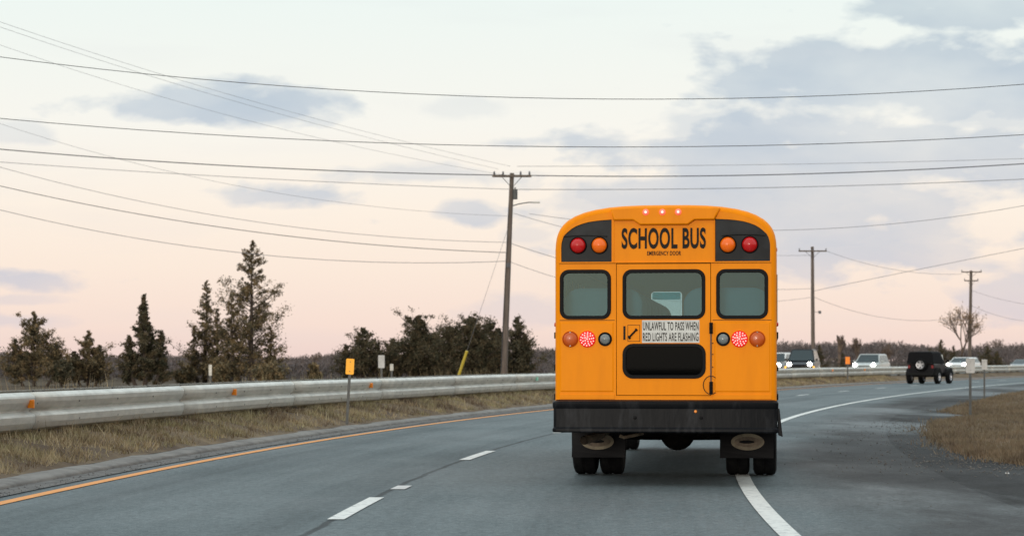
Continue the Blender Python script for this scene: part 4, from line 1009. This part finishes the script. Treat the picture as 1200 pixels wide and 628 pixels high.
panel('rear_window', rrect(-.56, 1.26, .56, 1.72, .08, 4), [], .01, m_carglass, j, y=-.0).rotation_euler = (R(-8), 0, 0)
j.children[-1].location = (0, -.01+.16, 0.0)
j.children[-1].location = (0, -.19, .02)
for s in (-1, 1):
    for y0, y1 in ((.25, 1.1), (1.25, 2.05)):
        b = MB(); xx = .775; b.add([(s*(xx+.02), y0, 1.22), (s*(xx+.02), y1, 1.22), (s*(xx-.055), y1-.03, 1.72), (s*(xx-.055), y0+.03, 1.72), (s*(xx-.01), y0, 1.22), (s*(xx-.01), y1, 1.22), (s*(xx-.085), y1-.03, 1.72), (s*(xx-.085), y0+.03, 1.72)],
              [(0, 1, 2, 3), (7, 6, 5, 4), (0, 4, 5, 1), (1, 5, 6, 2), (2, 6, 7, 3), (3, 7, 4, 0)]); b.build('side_window', m_paleglass if y0 > 1 or s > 0 else m_carglass, j)
    b = MB(); b.box((s*.70-.06, -.03, .92), (s*.70+.06, .03, 1.10)); b.build('tail_lamp', m_tail, j, bevel=.01)
    b = MB(); b.box((s*.96-.09, 2.28, 1.22), (s*.96+.09, 2.34, 1.42)); b.box((s*.84-.06, 2.30, 1.24), (s*.84+.06, 2.33, 1.28)); b.build('mirror', m_plastic, j, bevel=.02)
    for y, hw in ((.62, 0), (3.02, 0)):
        b = MB(); vs = []
        for i in range(9):
            a = R(10+160*i/8); vs += [(s*.66, y+.54*math.cos(a), .42+.54*math.sin(a)), (s*.95, y+.54*math.cos(a), .42+.54*math.sin(a)), (s*.95, y+.50*math.cos(a), .40+.50*math.sin(a)), (s*.66, y+.50*math.cos(a), .40+.50*math.sin(a))]
        b.add(vs, [(i*4+k_, i*4+(k_+1) % 4, (i+1)*4+(k_+1) % 4, (i+1)*4+k_) for i in range(8) for k_ in range(4)]+[(0, 1, 2, 3), (35, 34, 33, 32)]); b.build('fender', m_plastic, j)
        wheel(j, s*.83, y, .42, .26, rim=m_alloy)
b = MB(); b.box((-.80, -.18, .50), (.80, -.02, .66)); b.build('rear_bumper', m_plastic, j, bevel=.02)
b = MB(); b.box((-.55, .1, .40), (.55, 3.7, .64)); b.build('chassis', m_under, j)
sw = thing('spare_wheel', None, None, (.05, -.17, 1.12), 0); sw.parent = j
b = MB(); b.lathe([(.20, -.13), (.30, -.13), (.36, -.09), (.385, -.03), (.385, .06), (.34, .12), (.2, .12)], (0, 0, 0), (0, 1, 0), 28); b.build('tyre', m_tyre, sw, autos=40)
b = MB(); b.cyl((0, -.08, 0), (0, 1, 0), .07, .08, 12)
for i in range(5):
    a = R(90+72*i); b.add([(.05*math.cos(a+1.3), -.115, .05*math.sin(a+1.3)), (.05*math.cos(a-1.3), -.115, .05*math.sin(a-1.3)), (.225*math.cos(a-.22), -.13, .225*math.sin(a-.22)), (.225*math.cos(a+.22), -.13, .225*math.sin(a+.22)),
              (.05*math.cos(a+1.3), -.07, .05*math.sin(a+1.3)), (.05*math.cos(a-1.3), -.07, .05*math.sin(a-1.3)), (.225*math.cos(a-.22), -.07, .225*math.sin(a-.22)), (.225*math.cos(a+.22), -.07, .225*math.sin(a+.22))], [(0, 1, 2, 3), (7, 6, 5, 4), (0, 4, 5, 1), (1, 5, 6, 2), (2, 6, 7, 3), (3, 7, 4, 0)])
b.lathe([(.21, -.13), (.235, -.135), (.24, -.08), (.21, -.08)], (0, 0, 0), (0, 1, 0), 24); b.build('rim', m_alloy, sw)

# ================================================================== TREES
def leaf_mesh(name, cen, size, m, parent, seed, flat=.0):
    r = np.random.default_rng(seed); n = len(cen); a = r.normal(size=(n, 3)); a /= np.linalg.norm(a, axis=1)[:, None]
    b_ = r.normal(size=(n, 3)); b_ -= (b_*a).sum(1)[:, None]*a; b_ /= np.linalg.norm(b_, axis=1)[:, None]
    sz = size*r.uniform(.5, 1.4, n)[:, None]; A = a*sz; B = b_*sz*.45
    v = np.stack([cen-A, cen+B, cen+A, cen-B], 1).reshape(-1, 3)
    me = bpy.data.meshes.new(name); me.vertices.add(4*n); me.vertices.foreach_set('co', v.astype(np.float32).ravel()); me.loops.add(4*n); me.loops.foreach_set('vertex_index', np.arange(4*n, dtype=np.int32))
    me.polygons.add(n); me.polygons.foreach_set('loop_start', np.arange(0, 4*n, 4, dtype=np.int32)); me.polygons.foreach_set('loop_total', np.full(n, 4, dtype=np.int32)); me.update(calc_edges=True)
    me.materials.append(m); o = bpy.data.objects.new(name, me); C.objects.link(o); o.parent = parent; return o
m_cedar = foliage('dark cedar foliage', (.036, .038, .022), (.078, .068, .040), (.125, .092, .052), scale=1.4, sc2=3.5)
m_cedarb = foliage('bronze cedar foliage', (.125, .100, .055), (.058, .054, .034), (.26, .18, .09), scale=1.2, sc2=3)
m_bark = mat('grey brown bark', (.075, .055, .042), .9, col2=(.04, .03, .025), scale=6)
m_bare = foliage('bare winter twigs', (.14, .105, .09), (.08, .062, .056), (.19, .14, .10), scale=.8, sc2=2)
m_far = foliage('distant bare woods', (.120, .100, .096), (.086, .074, .074), (.155, .125, .115), scale=.08, sc2=.5)
m_coat = mat('sparse dry leaves', (.22, .13, .055), .9)
def cedar(label, px, pytop, Rpx, Y=128, dens=1.0, mm=m_cedar, spires=(), seed=1, loose=0.0, shape=.85, bot=.03, n=12000, fat=.0):
    rnd = random.Random(seed); s1 = FP/Y; base = pp(px, 422, Y); base.z = 0; H = CAMH+(422-pytop)/s1; Rr = Rpx/s1
    t = thing('conifer_tree', label, 'tree', base)
    sp = [(0, 0, H, Rr)]+[(dx_/s1, rnd.uniform(-.4, .4), CAMH+(422-pt)/s1, rr/s1) for dx_, pt, rr in spires]
    tot = sum(h*r_ for _, _, h, r_ in sp); cen = []; tr = MB(); lim = MB()
    for (x0, y0, h, rr) in sp:
        lean = rnd.uniform(-.02, .02)
        tr.tube([(x0*.5, y0*.5, -.1), (x0*.9, y0, h*.25), (x0+lean*h, y0, h*.6), (x0+lean*h, y0, h*.985)], [.05+.018*h, .04+.014*h, .03+.005*h, .006], 8)
        nl = int(42+h*16); share = n*h*rr/tot
        for i in range(nl):
            tt = bot+(1-bot)*(i/nl)**.9; z = h*tt
            env = (1-tt)**(shape+.35)*(1-.35*max(0, .15-tt)/.15)*1.12
            env *= rnd.choice((.6, .85, 1, 1.1, 1.35)); env *= 1+.30*math.sin(tt*23+seed)*(.5+loose); a = rnd.uniform(0, 2*math.pi); Ll = rr*env*rnd.uniform(.55, 1.18)+.05
            up = rnd.uniform(.25, 1.0); d = Vector((math.cos(a), math.sin(a), up)); p0 = Vector((x0+lean*h*min(1, tt*1.6), y0, z)); p1 = p0+d*Ll
            lim.tube([p0, (p0+p1)/2+Vector((0, 0, -.04*Ll)), p1], [.012+.008*Ll, .01+.004*Ll, .005], 4, caps=False)
            gap = loose*(.35+.65*tt)
            k_ = int(share/nl*(env+.15)*3.6*(1-gap*.6))
            nc = max(1, int(2+Ll*3)); 
            cl = [p0.lerp(p1, (rnd.uniform(.25, 1.02)) if rnd.random() > .0 else 1) for _ in range(nc)]
            rad = (.06+.13*Ll)*(1-.45*gap)
            for c_ in cl:
                m_ = max(3, k_//nc); q = np.random.default_rng(rnd.randrange(1 << 30)).normal(size=(m_, 3))*np.array([rad, rad, rad*.75])*.62
                cen.append(q+np.array(c_[:])+np.array([0, 0, rad*.3]))
    cen = np.concatenate(cen); cen = cen[cen[:, 2] > .05]; leafn = 0
    tk = tr.build('trunk', m_bark, t, autos=60); lim.build('limbs', m_bark, tk)
    leaf_mesh('crown', cen, .060 if mm is m_cedar else .056, mm, t, seed); return t
cedar('bushy dark conifer at the far left edge with a ragged pointed top', 40, 366, 38, 124, spires=((-22, 398, 24), (26, 402, 26)), seed=3, loose=.45, shape=.7, mm=m_cedarb, n=13000)
cedar('small ragged dark conifer right of the leftmost one', 103, 388, 26, 126, spires=((-16, 412, 18), (14, 405, 16)), seed=5, loose=.5, shape=.65, mm=m_cedarb, n=8000)
cedar('dense blackish conifer with a sharp spire and two side spires', 170, 346, 21, 120, spires=((-18, 394, 13), (17, 388, 13)), seed=8, loose=.12, shape=.62, n=12500)
cedar('loose bronze conifer leaning beside the tallest one on its left', 240, 329, 27, 127, spires=((16, 362, 20), (-14, 385, 14)), seed=11, loose=.75, shape=.62, mm=m_cedarb, n=9500)
cedar('tallest conifer of the left group with a thin golden top', 294, 283, 42, 125, spires=((-22, 345, 20), (22, 385, 20)), seed=14, loose=.8, shape=.38, mm=m_cedarb, n=17000)
cedar('dark conifer behind the yellow marker with a stubby point', 424, 385, 32, 130, spires=((-18, 405, 18), (18, 402, 18)), seed=17, loose=.2, shape=.6, n=9000)
cedar('dark rounded conifer with thin bronze twigs on top between marker and pole', 490, 371, 38, 131, spires=((-30, 398, 22), (20, 398, 28), (2, 386, 24)), seed=21, loose=.3, shape=.35, n=17000)
cedar('broad dark conifer clump left of the leaning pole', 552, 375, 40, 129, spires=((-24, 384, 28), (24, 380, 28), (2, 380, 26)), seed=25, loose=.25, shape=.25, mm=m_cedar, n=19000)
cedar('dark spiky conifer just right of the leaning pole', 606, 373, 26, 132, spires=((-22, 386, 22), (10, 392, 18)), seed=28, loose=.3, shape=.45, n=12000)
def bush(label, px, pytop, Rpx, Y, mm, seed, n=2600):
    s1 = FP/Y; base = pp(px, 422, Y); base.z = 0; H = CAMH+(422-pytop)/s1; r = np.random.default_rng(seed); t = thing('bush', label, 'bush', base); b = MB(); cen = []
    for i in range(16):
        a = r.uniform(0, 6.28); rr = Rpx/s1*r.uniform(.2, .95); p1 = Vector((rr*math.cos(a), rr*math.sin(a), H*r.uniform(.5, .95)*(1-.35*(rr*s1/Rpx)))); b.tube([(0, 0, 0), (p1.x*.4, p1.y*.4, p1.z*.5), p1], [.04, .025, .008], 5, caps=False)
        for f in (.45, .7, .95):
            c_ = np.array([p1.x*f, p1.y*f, p1.z*f]); cen.append(c_+r.normal(size=(n//48, 3))*np.array([.3, .3, .25])*Rpx/s1*.45)
    b.build('stems', m_bark, t); cen = np.concatenate(cen); leaf_mesh('foliage', cen[cen[:, 2] > 0], .08, mm, t, seed)
for a in (('dark low bush between the two leftmost conifers', 72, 415, 18, 122, m_cedar, 41), ('brown low bush at the foot of the tallest conifer', 318, 416, 26, 122, m_cedarb, 42), ('low bronze bush left of the tallest conifer foot', 262, 412, 24, 124, m_cedarb, 43),
          ('small brown bush at the left foot of the loose bronze conifer', 216, 420, 16, 124, m_cedarb, 44), ('low dark bush right of the white sign', 462, 412, 16, 131, m_cedar, 45), ('small straw brown shrub against the far woods left of the yellow marker', 370, 417, 10, 126, m_cedarb, 46)): bush(*a)
def bare_tree(label, px, pytop, Y, seed, spread=.55, depth=5, mm=m_bare, leaves=0, name='bare_tree', r0=.10):
    rnd = random.Random(seed); s1 = FP/Y; base = pp(px, 422, Y); base.z = 0; H = CAMH+(422-pytop)/s1; t = thing(name, label, 'tree', base); tr = MB(); br = MB(); tips = []
    def grow(p, d, ln, r, lv):
        q = p+d*ln; mid = (p+q)/2+Vector((rnd.uniform(-1, 1), rnd.uniform(-1, 1), 0))*ln*.06
        (tr if lv == 0 else br).tube([p, mid, q], [r, r*.85, r*.7], 6 if lv < 2 else 4, caps=False)
        if lv >= depth: tips.append(q); return
        k_ = 2 if lv == 0 else rnd.choice((2, 3, 3))
        for i in range(k_):
            a = rnd.uniform(0, 6.28); sp_ = spread*rnd.uniform(.5, 1.2); dd = (d+Vector((math.cos(a), math.sin(a), rnd.uniform(-.1, .3)))*sp_).normalized(); grow(q, dd, ln*rnd.uniform(.62, .85), r*.62, lv+1)
        if lv < 3: grow(q, (d+Vector((rnd.uniform(-.15, .15), rnd.uniform(-.1, .1), .2))).normalized(), ln*.8, r*.7, lv+1)
    grow(Vector((0, 0, 0)), Vector((0, 0, 1)), 1.0, 1, 0)
    zm = max(q.z for q in tips); k_ = H/zm; rr = r0/1.0
    for b_ in (tr, br):
        # rebuild with true size: positions scale by k_, tube radius was in units of r
        pass
    tr2 = MB(); br2 = MB(); rnd = random.Random(seed); tips.clear()
    def grow2(p, d, ln, r, lv):
        q = p+d*ln; mid = (p+q)/2+Vector((rnd.uniform(-1, 1), rnd.uniform(-1, 1), 0))*ln*.06
        (tr2 if lv == 0 else br2).tube([p*k_, mid*k_, q*k_], [r*rr, r*.85*rr, r*.7*rr], 6 if lv < 2 else 4, caps=False)
        if lv >= depth: tips.append(q*k_); return
        n_ = 2 if lv == 0 else rnd.choice((2, 3, 3))
        for i in range(n_):
            a = rnd.uniform(0, 6.28); sp_ = spread*rnd.uniform(.5, 1.2); dd = (d+Vector((math.cos(a), math.sin(a), rnd.uniform(-.1, .3)))*sp_).normalized(); grow2(q, dd, ln*rnd.uniform(.62, .85), r*.62, lv+1)
        if lv < 3: grow2(q, (d+Vector((rnd.uniform(-.15, .15), rnd.uniform(-.1, .1), .2))).normalized(), ln*.8, r*.7, lv+1)
    grow2(Vector((0, 0, 0)), Vector((0, 0, 1)), 1.0, 1, 0)
    tk = tr2.build('trunk', m_bark, t); br2.build('branches', mm, t)
    if leaves:
        r = np.random.default_rng(seed); c_ = np.array([q[:] for q in tips]); c_ = np.repeat(c_, leaves, 0)+r.normal(size=(len(c_)*leaves, 3))*.22; leaf_mesh('leaves', c_, .09, m_coat, t, seed)
    return t
bare_tree('bare tree with a few tan leaves beside the far pole on the right', 1127, 360, 240, 5, .72, 5, leaves=3, r0=.13)
bare_tree('gnarled dark dead tree right of the wide crossarm pole', 983, 392, 230, 9, .30, 4, r0=.22)
bare_tree('thin dark bare tree behind the small orange marker', 1006, 395, 240, 12, .32, 4, r0=.15)
bare_tree('dark bare tree above the roof of the white sport utility vehicle', 1040, 402, 235, 15, .55, 5, r0=.16)
bare_tree('faint bare tree at the far right above the woods', 1172, 396, 300, 19, .5, 5, r0=.16)
bare_tree('thin bare tree left of the dark conifer behind the yellow marker', 372, 412, 200, 23, .45, 5, r0=.1)
cedar('small black evergreen just left of the far pole with the bare tree', 1103, 398, 15, 235, seed=31, loose=.2, n=4500, spires=((-14, 408, 12), (14, 405, 12)))
cedar('small dark evergreen right of the far pole', 1157, 406, 14, 235, seed=33, loose=.2, n=4000, spires=((12, 412, 12),))
cedar('small dark evergreen behind the wide crossarm pole', 960, 404, 13, 235, seed=35, loose=.3, n=3500, spires=((26, 410, 9),))
# far woods: one mass
r = np.random.default_rng(11); cen = []; col = []
def woods(x0, x1, n, top, Y0, Y1):
    px = r.uniform(x0, x1, n); Yd = r.uniform(Y0, Y1, n)
    crown = np.sin(px*.031+2)*.5+np.sin(px*.11+Yd*.05)*.5+np.sin(px*.27+Yd*.09+1)*.35+np.sin(px*.049)*.5
    tp = (422-top(px))/FP*((Y0+Y1)/2)+1.4+crown*.42
    z = tp*(1-np.abs(r.normal(0, .42, n))); k_ = z > 0
    return np.stack([(px-600)/FP*Yd, Yd, z], 1)[k_]
topL = lambda x: np.interp(x, [-100, 0, 130, 200, 340, 400, 450, 600, 660, 900, 960, 1040, 1100, 1200, 1300], [419, 419, 420, 420, 421, 420, 418, 414, 411, 406, 406, 406, 408, 411, 413])
topS = lambda x: 427+2*np.sin(x*.05)+1.5*np.sin(x*.17)
cen = np.concatenate([woods(-120, 1320, 120000, topL, 250, 330), woods(-120, 640, 45000, topS, 150, 235)])
n = len(cen); d = r.normal(size=(n, 3))*np.array([.45, .45, 1.0]); d /= np.linalg.norm(d, axis=1)[:, None]; sd_ = r.normal(size=(n, 3)); sd_ = np.cross(d, sd_); sd_ /= np.linalg.norm(sd_, axis=1)[:, None]
ln = r.uniform(.15, .5, n)[:, None]; v = np.stack([cen-d*ln-sd_*.04, cen-d*ln+sd_*.04, cen+d*ln], 1).reshape(-1, 3); v[:, 2] = np.maximum(v[:, 2], .02)
me = bpy.data.meshes.new('far_woods'); me.vertices.add(3*n); me.vertices.foreach_set('co', v.astype(np.float32).ravel()); me.loops.add(3*n); me.loops.foreach_set('vertex_index', np.arange(3*n, dtype=np.int32))
me.polygons.add(n); me.polygons.foreach_set('loop_start', np.arange(0, 3*n, 3, dtype=np.int32)); me.polygons.foreach_set('loop_total', np.full(n, 3, dtype=np.int32)); me.update(calc_edges=True); me.materials.append(m_far)
o = bpy.data.objects.new('far_woods', me); C.objects.link(o); tag(o, 'distant brown grey bare woods along the horizon', 'woods', kind='stuff')
